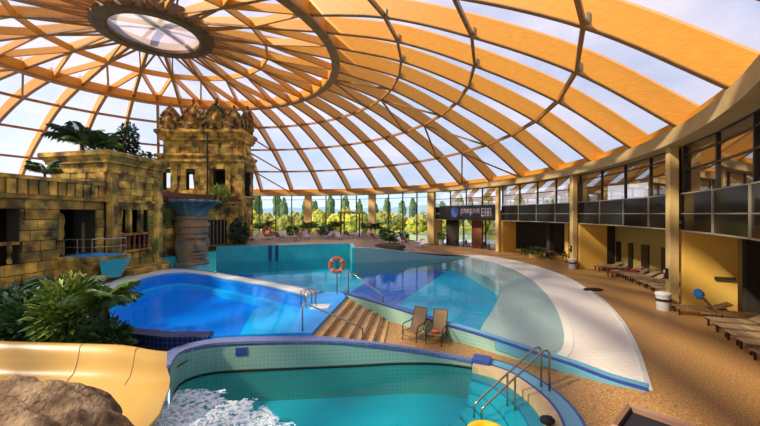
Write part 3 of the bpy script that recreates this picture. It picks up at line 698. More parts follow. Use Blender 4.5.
v, f = fill(lg, zleft, .8); MB().add(v, f).obj('floor_planting', SOIL, kind='structure', label='planting bed and stone ground before the ruins')

# ------------------------------------------------------------------ temple ruins
def chamfer_block():
    q = MB(); c = .08; vs = []
    for z, i in ((-.5, 0), (.5-c*.6, 0), (.5, c)):
        for a, b in ((-.5+i, -.5+i), (.5-i, -.5+i), (.5-i, .5-i), (-.5+i, .5-i)): vs.append((a, z, b))
    # local y is the outward direction (front chamfered)
    fs = [(0, 1, 2, 3)]
    for j in (0, 1):
        for k in range(4): fs.append((j*4+k, j*4+4+k, j*4+4+(k+1) % 4, j*4+(k+1) % 4))
    fs.append((11, 10, 9, 8)); q.add(vs, fs); return q
BLK = chamfer_block().mesh('stone_block', STONE)
BLKG = chamfer_block().mesh('stone_block', STONEG)
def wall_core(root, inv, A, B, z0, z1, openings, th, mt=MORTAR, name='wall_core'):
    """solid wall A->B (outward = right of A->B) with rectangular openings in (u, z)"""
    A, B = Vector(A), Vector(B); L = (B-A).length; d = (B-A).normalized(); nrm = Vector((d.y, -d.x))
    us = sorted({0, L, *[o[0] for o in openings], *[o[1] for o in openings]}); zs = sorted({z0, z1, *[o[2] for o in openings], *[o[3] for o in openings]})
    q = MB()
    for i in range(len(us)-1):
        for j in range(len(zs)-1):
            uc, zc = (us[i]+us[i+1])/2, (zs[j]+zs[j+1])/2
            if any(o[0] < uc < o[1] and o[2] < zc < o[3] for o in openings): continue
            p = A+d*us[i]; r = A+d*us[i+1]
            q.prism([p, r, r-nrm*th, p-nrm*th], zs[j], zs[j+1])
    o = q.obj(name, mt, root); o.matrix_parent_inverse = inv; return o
def block_wall(root, inv, A, B, z0, z1, bw, bh, openings=(), th=.6, me=None, seed=1):
    rg = random.Random(seed); me = me or BLK
    wall_core(root, inv, A, B, z0, z1, openings, th)
    A, B = Vector(A), Vector(B); L = (B-A).length; d = (B-A).normalized(); nrm = Vector((d.y, -d.x)); ang = math.atan2(nrm.y, nrm.x)-math.pi/2
    nrow = max(1, round((z1-z0)/bh)); hh = (z1-z0)/nrow
    for r in range(nrow):
        za, zb = z0+r*hh, z0+(r+1)*hh; u = -rg.random()*bw*.5
        while u < L-.05:
            wv = bw*rg.uniform(.65, 1.35); a, c = max(u, 0), min(u+wv, L); u += wv
            if L-c < bw*.25: c = L; u = L
            parts = [(a, c)]
            for o in openings:
                if o[2] < (za+zb)/2 < o[3]:
                    nx = []
                    for (s, t) in parts:
                        if t <= o[0] or s >= o[1]: nx.append((s, t)); continue
                        if s < o[0]: nx.append((s, o[0]))
                        if t > o[1]: nx.append((o[1], t))
                    parts = nx
            for (s, t) in parts:
                if t-s < .12: continue
                p = A+d*(s+t)/2+nrm*.02; dep = rg.uniform(.10, .24)
                o = bpy.data.objects.new('stone_block', me); COL.objects.link(o); o.parent = root; o.matrix_parent_inverse = inv
                o.location = (p.x, p.y, (za+zb)/2); o.rotation_euler = (rg.uniform(-.015, .015), 0, ang+rg.uniform(-.02, .02)); o.scale = (t-s-.035, dep, hh-.035)
def ring_mould(root, inv, poly, prof, mt=CORN, name='cornice'):
    """horizontal moulding round a convex plan polygon; prof = (outset, z)"""
    n = len(poly); c = Vector((sum(p[0] for p in poly)/n, sum(p[1] for p in poly)/n)); L = []
    P = [Vector(p) for p in poly]
    ar = sum(P[i].x*P[(i+1) % n].y-P[(i+1) % n].x*P[i].y for i in range(n))
    if ar < 0: P = P[::-1]
    for (o, z) in prof:
        row = []
        for i in range(n):
            a, b, e = P[i-1], P[i], P[(i+1) % n]; d1 = (b-a).normalized(); d2 = (e-b).normalized(); n1 = Vector((d1.y, -d1.x)); n2 = Vector((d2.y, -d2.x))
            bis = (n1+n2).normalized(); k = o/max(bis.dot(n1), .3); q = b+bis*k; row.append((q.x, q.y, z))
        row.append(row[0]); L.append(row)
    q = MB(); q.loft(L); o = q.obj(name, mt, root); o.matrix_parent_inverse = inv; return o

# ---- wing with parapet
wing = empty('temple_wing', (-20, 18, .5), label='low stone ruin wing with parapet and dark openings beside the palms', cat='ruin')
wi = Matrix.Translation(wing.location).inverted()
WA, WB = (-18.85, 11.5), (-17.8, 22.45)
wl = (Vector(WB)-Vector(WA)).length
ops = [(3.2, 6.2, 1.9, 4.95), (8.15, 10.45, 2.1, 5.0)]
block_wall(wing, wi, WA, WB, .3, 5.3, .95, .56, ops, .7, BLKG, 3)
def wpart(q, name, mt, root=wing, inv=wi, smooth=False):
    o = q.obj(name, mt, root, smooth); o.matrix_parent_inverse = inv; return o
D = (Vector(WB)-Vector(WA)).normalized(); NR = Vector((D.y, -D.x))
def wpt(u, o): p = Vector(WA)+D*u+NR*o; return (p.x, p.y)
wpart(MB().prism([wpt(0, .28), wpt(wl, .28), wpt(wl, -.7), wpt(0, -.7)], 5.28, 5.5), 'ledge', CORN)
wpart(MB().prism([wpt(0, .05), wpt(wl, .05), wpt(wl, -.5), wpt(0, -.5)], 5.5, 6.3), 'parapet', MORTAR)
wpart(MB().prism([wpt(0, .22), wpt(wl, .22), wpt(wl, -.6), wpt(0, -.6)], 6.28, 6.48), 'coping', CORN)
for k in range(22):
    u = .25+k*.5; p = wpt(u, .08)
    o = link('parapet_block', BLKG, wing, (p[0], p[1], 5.89), math.atan2(NR.y, NR.x)-math.pi/2, scale=(.4, .2, .74)); o.matrix_parent_inverse = wi
wpart(MB().prism([wpt(0, -.7), wpt(wl, -.7), wpt(wl, -4), wpt(0, -4)], 5.3, 5.5), 'roof_slab', MORTAR)
wpart(MB().prism([wpt(0, -3.9), wpt(wl, -3.9), wpt(wl, -4.2), wpt(0, -4.2)], .3, 5.4), 'rear_wall', MORTAR)
# gold lamp column seen inside the doorway
gp = wpt(9.6, -1.6)
lr = empty('stone_idol', (gp[0], gp[1], .5), label='golden stone idol standing inside the dark temple doorway', cat='statue')
MB().lathe([(.45, 0), (.45, .5), (.3, .6), (.3, 2.3), (.4, 2.4)], 12).obj('plinth', CORN, lr)
MB().lathe([(.22, 2.4), (.3, 2.7), (.26, 3.2), (.32, 3.5), (.28, 3.9), (.15, 4.15), (.01, 4.2)], 14).obj('figure', YEL, lr, True)
# balusters in left opening
for k in range(5):
    p = wpt(3.5+k*.6, -.15); q = MB(); q.lathe([(.09, 0), (.12, .15), (.06, .4), (.11, .75), (.09, .95)], 10, (p[0], p[1], 2.0)); wpart(q, 'baluster', STONEG)
wpart(MB().prism([wpt(3.2, .05), wpt(6.2, .05), wpt(6.2, -.35), wpt(3.2, -.35)], 2.95, 3.1), 'sill', CORN)

# ---- square block with big planter cornice
blk = empty('temple_block', (-19.6, 25.4, .5), label='square stone ruin block with flaring cornice planter full of palms', cat='ruin')
bki = Matrix.Translation(blk.location).inverted()
PA, PB, PC, PD = (-22.1, 23.6), (-17.6, 22.5), (-17.2, 27.3), (-21.7, 28.4)
block_wall(blk, bki, PA, PB, 5.4, 7.25, .85, .46, (), .5, BLK, 5)
block_wall(blk, bki, PB, PC, .3, 7.25, .8, .5, [(1.15, 3.5, 2.0, 5.0)], .6, BLK, 6)
block_wall(blk, bki, PC, PD, .3, 7.25, 1.1, .6, (), .5, BLK, 7)
wall_core(blk, bki, PD, PA, .3, 7.25, (), .5)
wpart(MB().prism([(-21.6, 23.9), (-18.4, 23.2), (-18.0, 26.8), (-21.2, 27.8)], 7.0, 8.3), 'planter_soil', SOIL, blk, bki)
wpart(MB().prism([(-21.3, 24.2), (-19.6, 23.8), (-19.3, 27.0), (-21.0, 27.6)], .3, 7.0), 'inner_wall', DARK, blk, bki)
ring_mould(blk, bki, [PA, PB, PC, PD], [(.0, 7.2), (.16, 7.2), (.16, 7.36), (.08, 7.42), (.12, 7.75), (.30, 7.8), (.30, 7.95), (.5, 8.22), (.58, 8.24), (.58, 8.5), (.48, 8.56), (-.35, 8.56), (-.35, 8.2)])
ring_mould(blk, bki, [PA, PB, PC, PD], [(.10, 5.25), (.24, 5.28), (.24, 5.42), (.10, 5.46)], name='string_course')
# green corner pilaster and window frame
wpart(MB().box((-17.08, 26.9, 3.6), (.3, .75, 6.8), .08), 'corner_pilaster', STONEG, blk, bki)
wpart(MB().box((-17.42, 22.75, 3.6), (.35, .6, 6.8), .08), 'corner_pilaster', CORN, blk, bki)
Dk = (Vector(PC)-Vector(PB)).normalized(); Nk = Vector((Dk.y, -Dk.x))
def kpt(u, o): p = Vector(PB)+Dk*u+Nk*o; return (p.x, p.y)
for k in range(5):
    p = kpt(1.4+k*.46, -.05); q = MB(); q.lathe([(.10, 0), (.13, .15), (.07, .45), (.12, .8), (.1, 1.0)], 10, (p[0], p[1], 2.0)); wpart(q, 'baluster', TERRA, blk, bki)
wpart(MB().prism([kpt(1.0, .2), kpt(3.65, .2), kpt(3.65, -.3), kpt(1.0, -.3)], 3.0, 3.16), 'sill', CORN, blk, bki)
wpart(MB().prism([kpt(1.0, .24), kpt(3.65, .24), kpt(3.65, -.3), kpt(1.0, -.3)], 1.84, 2.0), 'sill', CORN, blk, bki)
for u in (1.75, 2.8): wpart(MB().prism([kpt(u, .1), kpt(u+.2, .1), kpt(u+.2, -.25), kpt(u, -.25)], 3.16, 5.0), 'window_post', STONEG, blk, bki)
# stone ledge by the pool
q = MB().prism([(-17.3, 22.2), (-15.7, 22.3), (-15.3, 25.6), (-16.8, 27.6), (-17.6, 27.2)], .1, .85); wpart(q, 'pool_ledge', CORN, blk, bki)

# ---- cantilevered blue basin with railing
bas = empty('cantilever_basin', (-16.8, 20.8, .5), label='small blue water basin jutting out from the ruin wall with steel railing', cat='basin')
bsi = Matrix.Translation(bas.location).inverted()
top_ = [(-18.2, 19.5), (-15.9, 19.7), (-15.1, 20.7), (-15.3, 21.5), (-18.0, 22.1)]; low_ = [(-18.2, 20.1), (-17.2, 20.2), (-16.4, 20.8), (-16.6, 21.2), (-18.0, 21.6)]
n = 5; q = MB(); q.add([(x, y, .3) for x, y in low_]+[(x, y, 1.85) for x, y in top_]+[(x, y, 2.05) for x, y in top_], [(i, (i+1) % n, n+(i+1) % n, n+i) for i in range(n)]+[(n+i, n+(i+1) % n, 2*n+(i+1) % n, 2*n+i) for i in range(n)]+[tuple(range(10, 15))]); wpart(q, 'stone_bowl', STONEG, bas, bsi)
wpart(MB().prism([(-18.0, 19.75), (-16.05, 19.9), (-15.4, 20.75), (-15.55, 21.3), (-17.9, 21.9)], 2.0, 2.075), 'water', AZURE, bas, bsi)
q = MB(); q.add([(-15.85, 19.75, 1.85), (-15.05, 20.7, 1.85), (-15.25, 21.5, 1.85), (-15.9, 20.0, .75), (-15.5, 20.8, .75), (-15.7, 21.2, .75)], [(0, 1, 4, 3), (1, 2, 5, 4), (3, 4, 5)]); wpart(q, 'teal_spout', TWALL, bas, bsi)
RL = [(-17.9, 19.75), (-17.1, 19.75), (-16.3, 19.8), (-15.75, 20.1), (-15.4, 20.75), (-15.5, 21.35)]
for i, (x, y) in enumerate(RL): wpart(MB().tube([(x, y, 2.05), (x, y, 3.05)], .03, 6), 'rail_post', CHROME, bas, bsi)
wpart(MB().tube([(x, y, 3.05) for x, y in RL], .035, 6), 'top_rail', CHROME, bas, bsi); wpart(MB().tube([(x, y, 2.6) for x, y in RL], .02, 6), 'mid_rail', CHROME, bas, bsi)

# ---- lower wall behind the head
low = empty('temple_annex', (-18, 33, 0), label='low ruin wall with barred window and terracotta edging behind the carved head', cat='ruin')
li = Matrix.Translation(low.location).inverted()
LA, LB, LC = (-19.3, 27.4), (-17.7, 34.2), (-15.3, 37.95)
block_wall(low, li, LA, LB, .4, 5.6, 1.0, .55, [(.4, 1.9, .5, 4.2)], .5, BLKG, 11)
block_wall(low, li, LB, LC, .4, 5.6, 1.0, .55, [(.9, 2.9, 1.2, 4.0)], .5, BLK, 12)
wpart(MB().prism([(-19.1, 27.4), (-17.45, 34.1), (-15.0, 37.85), (-15.9, 38.0), (-18.1, 34.5), (-19.8, 27.6)], 5.55, 5.85), 'ledge', CORN, low, li)
wpart(MB().prism([(-19.0, 27.4), (-17.35, 34.05), (-14.95, 37.8), (-15.3, 37.95), (-17.7, 34.2), (-19.3, 27.4)], -1.3, .75), 'turquoise_plinth', TWALL, low, li)
Dl = (Vector(LC)-Vector(LB)).normalized()
for k in range(5):
    p = Vector(LB)+Dl*(1.1+k*.4); wpart(MB().tube([(p.x, p.y, 1.2), (p.x, p.y, 4.0)], .045, 6), 'window_bar', PALEF, low, li)
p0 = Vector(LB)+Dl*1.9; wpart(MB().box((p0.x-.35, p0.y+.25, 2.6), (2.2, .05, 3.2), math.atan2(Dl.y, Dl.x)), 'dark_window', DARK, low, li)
tl = MB(); tl.lathe([(.16, -.25), (.16, .25)], 8, arc=(0, math.pi)); 
tm = MB().tube([(0, -.3, 0), (0, .3, 0)], .13, 8).mesh('roof_tile', TERRA)
for (A_, B_, nn) in ((LA, LB, 20), (LB, LC, 12)):
    a, b = Vector(A_), Vector(B_); dd = (b-a).normalized(); nn2 = Vector((dd.y, -dd.x))
    for k in range(nn):
        p = a.lerp(b, (k+.5)/nn)+nn2*.1; o = link('roof_tile', tm, low, (p.x, p.y, 5.92), math.atan2(dd.y, dd.x)); o.matrix_parent_inverse = li
wpart(MB().prism([(-19.2, 27.5), (-17.6, 34.2), (-15.2, 37.9), (-15.6, 38.1), (-18.1, 34.6), (-19.7, 27.6)], 5.98, 6.4), 'tile_course', TERRA, low, li)
# low wall connecting block and tower, behind
wall_core(low, li, (-24, 30), (-24, 38), .4, 6, (), .3)

# ---- tower
tw = empty('temple_tower', (-19.6, 39.8, 0), label='tall square temple tower with carved crests under the dome', cat='ruin')
ti = Matrix.Translation(tw.location).inverted()
TX0, TX1, TY0, TY1 = -23.9, -15.2, 38.0, 41.7
TP = [(TX0, TY0), (TX1, TY0), (TX1, TY1), (TX0, TY1)]
fo = [(.3, 1.15, 6.8, 9.0), (2.85, 3.85, 6.8, 9.0), (5.8, 7.1, 6.6, 9.2)]
block_wall(tw, ti, TP[0], TP[1], .4, 10.1, 1.25, .72, fo, .6, BLK, 21)
block_wall(tw, ti, TP[1], TP[2], .4, 10.1, 1.25, .72, [(1.0, 2.7, 6.4, 9.2)], .6, BLK, 22)
wall_core(tw, ti, TP[2], TP[3], .4, 10.1, [(6.2, 8.3, 6.6, 9.2)], .4)
wall_core(tw, ti, TP[3], TP[0], .4, 10.1, [(.5, 3.2, 6.6, 9.3)], .4)
block_wall(tw, ti, (TX0+.25, TY0+.2), (TX1-.25, TY0+.2), 10.9, 12.6, 2.2, .85, (), .5, BLK, 23)
block_wall(tw, ti, (TX1-.25, TY0+.2), (TX1-.25, TY1), 10.9, 12.6, 2.0, .85, (), .5, BLK, 24)
ring_mould(tw, ti, TP, [(.1, 9.95), (.35, 10.15), (.3, 10.35), (.18, 10.42), (.2, 10.55), (.42, 10.78), (.42, 10.98), (.25, 11.05), (-.4, 11.05)])
ring_mould(tw, ti, TP, [(-.2, 12.45), (.1, 12.55), (.12, 12.75), (.25, 12.95), (.25, 13.1), (.45, 13.35), (.45, 13.62), (.3, 13.7), (-1.8, 13.7)])
ring_mould(tw, ti, TP, [(.05, 6.2), (.3, 6.28), (.3, 6.45), (.05, 6.5)], name='string_course')
wpart(MB().prism(TP, 6.1, 6.3), 'tower_floor', MORTAR, tw, ti)
for x in (-22.2, -18.75, -16.45): wpart(MB().box((x, 37.95, 8.05), (.5, .3, 3.5)), 'pilaster', CORN, tw, ti)
wpart(MB().box((-15.25, 37.98, 5.2), (.75, .5, 9.6)), 'corner_pier', CORN, tw, ti)
wpart(MB().tube([(-18.6, 37.65, .6), (-18.6, 37.65, 14.0)], .09, 8), 'downpipe', DARK, tw, ti)
def crest_mesh():
    q = MB()
    def outl(s):
        pts = []
        for k in range(21):
            t = k/20; a = math.pi*t
            x = 1.3*math.cos(a)*(1-.12*math.sin(a)); z = 2.35*math.sin(a)**.6+.45*max(0, 1-abs(t-.5)*6)
            pts.append((x*s, z*(.25+.75*s) if s < 1 else z))
        return pts
    ys = [0.35, -.15]
    for s, y0, y1 in ((1, .35, -.1), (.82, .0, -.28), (.62, .0, -.2), (.45, .0, -.42)):
        o = outl(s); n = len(o)
        vs = [(x, y0, z) for x, z in o]+[(x, y1, z) for x, z in o]+[(0, y1-.06, .4*s)]
        fs = [(i, i+1, n+i+1, n+i) for i in range(n-1)]+[(n+i, n+i+1, 2*n) for i in range(n-1)]+[tuple(range(n-1, -1, -1))]
        q.add(vs, fs)
    for k in range(13):
        t = (k+.5)/13; a = math.pi*t; x = 1.16*math.cos(a); z = .1+2.15*math.sin(a)**.6+.35*max(0, 1-abs(t-.5)*6)
        q.ball((x, -.22, z), (.17, .15, .2), 6, 4)
    q.ball((0, -.4, 1.0), (.3, .25, .42), 8, 6); q.ball((0, -.45, .45), (.4, .25, .3), 8, 6)
    q.ball((0, 0, 2.95), (.18, .18, .3), 8, 5)
    return q
CR = crest_mesh().mesh('crest', CREST)
for x, s in ((-22.75, .92), (-20.3, 1.03), (-17.75, 1.08), (-15.85, .82)):
    o = link('crest', CR, tw, (x, 38.0, 13.65), 0, scale=(s, 1, s)); o.matrix_parent_inverse = ti
for y in (40.1,):
    o = link('crest', CR, tw, (-15.2, y, 13.65), R_(90)); o.matrix_parent_inverse = ti
wpart(MB().box((-19.6, 40.2, 14.2), (7.0, 2.6, 1.2)), 'roof_plinth', CORN, tw, ti)

# ---- carved head with lotus bowl
hd = empty('head_fountain', (-17.25, 32.0, -.1), R_(-42), label='giant carved stone head carrying a fluted lotus bowl at the pool edge', cat='statue')
def g(a, b, s, t): return math.exp(-(a/s)**2-(b/t)**2)
q = MB(); nu, nv = 72, 60; vs = []
for j in range(nv+1):
    z = 3.5*j/nv
    for k in range(nu):
        a = -math.pi+2*math.pi*k/nu; r = 1.22+.1*math.sin(math.pi*min(z/3.5, 1))-.12*g(0, z-.0, 1, .5)
        y = a*1.25; zz = z-1.75
        r += .55*g(y, zz+.10, .17, .42)+.24*g(y, zz+.42, .32, .14)          # nose
        for s in (-1, 1):
            r += .22*g(y-s*.5, zz-.72, .36, .12)                                                # brow
            r -= .30*g(y-s*.46, zz-.42, .28, .18); r += .2*g(y-s*.46, zz-.40, .17, .10)        # eye
            r += .10*g(y-s*.62, zz+.25, .35, .35)                                               # cheek
            r += .22*g(y-s*1.75, zz-.1, .22, .6)                                                # ear
        r += .24*g(y, zz+.78, .45, .09)+.26*g(y, zz+1.04, .38, .1)-.20*g(y, zz+.91, .5, .04)  # lips
        r += .18*g(y, zz+1.42, .4, .2)                                                          # chin
        if zz > 1.05: r += .12+.03*math.sin(a*24)
        vs.append((r*math.cos(a), r*math.sin(a), z))
fs = [(j*nu+k, j*nu+(k+1) % nu, (j+1)*nu+(k+1) % nu, (j+1)*nu+k) for j in range(nv) for k in range(nu)]
q.add(vs, fs); q.obj('face', HEADM, hd, True)
MB().lathe([(1.45, 3.4), (1.5, 3.5), (1.5, 3.75), (1.35, 3.8), (1.35, 4.1), (1.45, 4.15), (1.45, 4.35), (1.3, 4.4)], 36).obj('headband', HEADM, hd)
MB().lathe([(1.3, 4.38), (1.38, 4.7), (1.6, 5.1), (2.0, 5.45), (2.45, 5.62), (2.5, 5.75), (2.42, 5.84), (2.2, 5.8), (.01, 5.7)], 72, flute=lambda t, j: 1+(.035*math.cos(t*18) if 0 < j < 6 else 0)).obj('lotus_bowl', BOWLM, hd, False)
MB().box((-1.0, 0, 2.0), (1.2, 2.9, 4.4)).obj('back_block', HEADM, hd)
MB().lathe([(1.45, 0), (1.5, .15), (1.3, .3)], 36).obj('collar', HEADM, hd)

# ------------------------------------------------------------------ plants
def frond_mesh(L, droop, nl, lw, mt, seed=0, lift=.6):
    rg = random.Random(seed); q = MB(); pts = []
    for k in range(13):
        t = k/12; pts.append((L*(t-.12*t*t), 0, L*(lift*t-droop*t*t)))
    q.tube(pts, [.022*L*(1-.85*k/12) for k in range(13)], 4)
    for i in range(nl):
        t = .1+.9*i/nl; k = t*12; a = int(k); u = k-a; p = Vector(pts[a]).lerp(Vector(pts[min(a+1, 12)]), u)
        ll = L*.34*math.sin(math.pi*min(t*.85+.12, 1))*rg.uniform(.85, 1.1)+.03*L
        for s in (-1, 1):
            d = Vector((.55, s*.9, -.25+rg.uniform(-.12, .12))).normalized(); e = p+d*ll-Vector((0, 0, ll*.25)); m_ = p+d*ll*.5
            wv = Vector((lw*L, 0, .0))
            q.add([p-wv*.5, m_+wv*.8, e, m_-wv*.8], [(0, 1, 2), (0, 2, 3)])
    return q.mesh('frond', mt)
FR = [frond_mesh(1.0, .62, 24, .04, LEAF[i], i, .85) for i in range(4)]
def palm(name, loc, n, L, trunk, mi, label, cat='palm', group=None, seed=0, tilt=.5):
    rg = random.Random(seed); r = empty(name, loc, 0, label=label, cat=cat, group=group)
    if trunk > .05: MB().tube([(0, 0, -.1), (.03*trunk, 0, trunk*.5), (0, .02*trunk, trunk)], [.07*L, .055*L, .05*L], 8).obj('trunk', BARK, r)
    for k in range(n):
        o = link('frond', FR[mi if rg.random() < .7 else (mi+1) % 2], r, (0, 0, trunk)); s = L*rg.uniform(.75, 1.1)
        o.rotation_euler = (rg.uniform(-.25, .25), -rg.uniform(-.35, tilt), k*2.399+rg.uniform(-.2, .2)); o.scale = (s, s, s)
    return r
def leafy(mb, c, r, n, ll, rg, up=.2, wid=.28):
    for _ in range(n):
        d = Vector((rg.gauss(0, 1), rg.gauss(0, 1), rg.gauss(0, .8))).normalized(); rr = rg.random()**.35
        p = Vector((c[0]+d.x*r[0]*rr, c[1]+d.y*r[1]*rr, c[2]+d.z*r[2]*rr))
        a = (d+Vector((rg.uniform(-.6, .6), rg.uniform(-.6, .6), rg.uniform(-.3, .5)+up))).normalized(); l = ll*rg.uniform(.6, 1.2)
        s = a.cross(Vector((rg.uniform(-1, 1), rg.uniform(-1, 1), 1))).normalized()*l*wid; dn = Vector((0, 0, -l*.18))
        mb.add([p, p+a*l*.5+s, p+a*l+dn, p+a*l*.5-s], [(0, 1, 2, 3)])
def shrub(name, loc, r, n, ll, mt, label, cat='shrub', group=None, seed=1, stem=True, wid=.28):
    rg = random.Random(seed); e = empty(name, loc, 0, label=label, cat=cat, group=group)
    q = MB(); leafy(q, (0, 0, r[2]*.9), r, n, ll, rg, wid=wid); q.obj('foliage', mt, e)
    if stem:
        q = MB()
        for k in range(5):
            a = k*1.26; q.tube([(0, 0, -.1), (r[0]*.35*math.cos(a), r[1]*.35*math.sin(a), r[2]*.9)], [.04, .015], 5)
        q.obj('stems', BARK, e)
    return e
# planter palms on the ruin block
palm('feather_palm', (-21.0, 24.6, 8.3), 22, 2.1, 1.3, 3, 'large dark feather palm at the corner of the ruin planter', seed=1)
palm('feather_palm', (-19.3, 24.2, 8.3), 16, 1.5, .8, 1, 'shorter feather palm in the middle of the ruin planter', seed=2)
shrub('conifer_shrub', (-18.5, 25.6, 8.3), (.6, .6, 1.5), 800, .35, LEAF[3], 'narrow upright dark shrub rising from the ruin planter', seed=3)
shrub('trailing_shrub', (-17.9, 26.8, 8.3), (.6, .6, .45), 220, .3, LEAF[1], 'low green shrub at the end of the ruin planter', seed=4)
shrub('trailing_shrub', (-19.0, 23.6, 8.3), (1.0, .5, .4), 260, .3, LEAF[3], 'low dark shrub spreading along the front of the ruin planter', seed=5)
palm('feather_palm', (-19.5, 20.3, 5.5), 12, 1.2, 1.4, 1, 'small feather palm behind the parapet of the ruin wing', seed=6)
shrub('hanging_fern', (-16.55, 36.0, 5.85), (.9, .8, .8), 420, .5, LEAF[2], 'bright green fern spilling over the low ruin wall by the tower', seed=7, wid=.14)
shrub('dark_shrub', (-14.5, 36.0, 1.37), (.8, .8, 1.35), 620, .4, LEAF[3], 'tall dark green shrub at the foot of the tower', seed=8)
# island and terrace plants
palm('island_palm', (1.0, 36.4, 1.4), 13, 1.3, .3, 1, 'low dark palm on the soil mound of the pool island', seed=9, tilt=.9)
for i, (x, y, s, lab) in enumerate(((-17.2, 52, 2.2, 'arching palm by the window nearest the tower'), (-11.0, 54, 1.9, 'bushy palm beside the pergola'), (-7.0, 55.5, 1.8, 'spreading palm between pergola and window column'), (-1.4, 53.5, 2.1, 'arching palm in front of the middle window column'))):
    palm('terrace_palm', (x, y, 1.36), 11, s, 1.0, i % 2, lab+' on the far terrace', seed=20+i, group='palms on the far terrace')
for i, (x, y, s) in enumerate(((-12.5, 50, .9), (-7.8, 51, 1.1), (-7.4, 49, .9), (.8, 50, .9), (3.2, 49, .8))):
    shrub('terrace_shrub', (x, y, zterr(x, y)), (s, s*.8, s*.8), 260, .45, LEAF[(1, 3)[i % 2]], 'rounded dark shrub among the loungers of the far terrace', seed=40+i, group='shrubs on the far terrace')
# foreground bed
for i, (x, y, s_, sz, n, m_, lab) in enumerate((
        (-9.75, 11.0, .95, 1.25, 1300, 0, 'dense light green leafy shrub behind the yellow slide'),
        (-11.3, 11.2, 1.0, 1.0, 900, 1, 'broad mid green leafy shrub behind the slide next to the feather fronds'),
        (-8.3, 10.6, .62, .6, 520, 1, 'low dark green shrub at the foot of the young palm'),
        (-12.9, 12.0, 1.0, 1.0, 600, 3, 'shadowy dark shrub by the ruin wall at the far end of the slide'))):
    e = shrub('leafy_shrub', (x, y, .1), (s_, s_*.75, sz), n, .36, LEAF[m_], lab, seed=60+i, wid=.2)
    if i == 0:
        q = MB(); leafy(q, (.0, 0, 1.5), (s_*.9, s_*.7, sz*.75), 300, .36, random.Random(5), wid=.2); q.obj('young_leaves', LEAF[2], e)
palm('young_palm', (-8.5, 10.75, .1), 15, 1.25, 1.75, 0, 'young feather palm with bare brown stem at the end of the slide', seed=71, tilt=.3)
palm('feather_fern', (-12.4, 13.2, .3), 14, 2.0, .9, 1, 'wide feathery dark palm behind the slide shrubs', seed=72, tilt=.3)
# broad banana-like leaves
ban = empty('broad_leaf_plant', (-10.7, 12.3, .5), label='plant with tall broad upright leaves among the shrubs behind the slide', cat='plant')
for k, (a, t, L) in enumerate(((.3, .25, 1.9), (2.2, .5, 2.1), (4.0, .15, 1.7), (5.1, .7, 1.6), (1.2, .6, 1.5))):
    q = MB(); L1, L2 = [], []
    for j in range(9):
        u = j/8; wv = .17*math.sin(math.pi*min(u*.9+.1, 1)); x = L*math.sin(t)*u*(1+.3*u); z = .3+L*math.cos(t)*u-.3*u*u
        L1.append((x, -wv, z+.05)); L2.append((x, wv, z+.05))
    mid = [(a_[0], 0, a_[2]-.05) for a_ in L1]
    q.loft([L1, mid, L2]); o = q.obj('leaf', LEAF[2 if k != 3 else 0], ban, True); o.rotation_euler = (0, 0, a)

# ------------------------------------------------------------------ slide, boulder, foam
sl_ = empty('water_slide', (-10, 8.6, -.5), label='yellow open water slide trough ending in the front pool', cat='water slide')
sli = Matrix.Translation(sl_.location).inverted()
def sect(x):
    """profile across the trough, far wall to near wall"""
    e = sstep(-6.8, -5.3, x); up = .03*(-6-x) if x < -6 else 0
    hw = 1.1-.16*e
    return [(9.08, hw-.06), (8.98, hw+.02), (8.86, hw), (8.78, .74-.08*e), (8.68, .50-.1*e), (8.48, .38-.12*e), (7.9, .10-.14*e), (7.3, -.12-.14*e), (6.7, -.16-.1*e), (6.2, .1), (6.05, .4), (5.95, .42)], up
xs = [-15+.3*k for k in range(32)]+[-5.42]
L = []
for x in xs:
    pr, up = sect(x); L.append([(x + (0 if x < -6.2 else .42*math.sin(math.pi*min(1, max(0, (9.08-y)/2.4)))*(x+6.2)/.78-.1*(z > .6)*(x+6.2)/.78), y, z+up) for y, z in pr])
Lo = [[(a, b-.0 if 2 < i < 9 else b, c-.07) for i, (a, b, c) in enumerate(l)] for l in L]
q = MB(); q.loft(L); q.obj('trough', SLIDE, sl_, True).matrix_parent_inverse = sli
q = MB(); q.loft(Lo[::-1]); q.loft([L[-1], Lo[-1]]); q.obj('trough_shell', SLIDE, sl_, True).matrix_parent_inverse = sli
for x in (-7.6, -6.2):
    pr, up = sect(x); pr = pr[:6]; q = MB(); q.loft([[(x-.012, y, z+up+.008) for y, z in pr], [(x+.012, y, z+up+.008) for y, z in pr]]); q.obj('joint_line', LWOOD, sl_).matrix_parent_inverse = sli
for x in (-13, -9.5): MB().box((x, 7.6, -.65), (.4, 1.2, 1.2)).obj('support', DMETAL, sl_).matrix_parent_inverse = sli
# boulder
def rfn(d):
    sq = (abs(d.x)**3.2+abs(d.y)**3.2+abs(d.z)**3.2)**(-1/3.2)
    return sq*(1+.13*noise.fractal(d*1.9+Vector((3, 1, 2)), 1, 2, 4)+.035*noise.fractal(d*7, 1, 2, 3))
q = MB(); q.ball((0, 0, 0), (2.45, .8, 2.3), 110, 70, fn=rfn)
rk = q.obj('boulder', ROCK, None, True, loc=(-5.75, 4.75, -.2), label='rough brown boulder in front of the yellow slide', cat='rock')
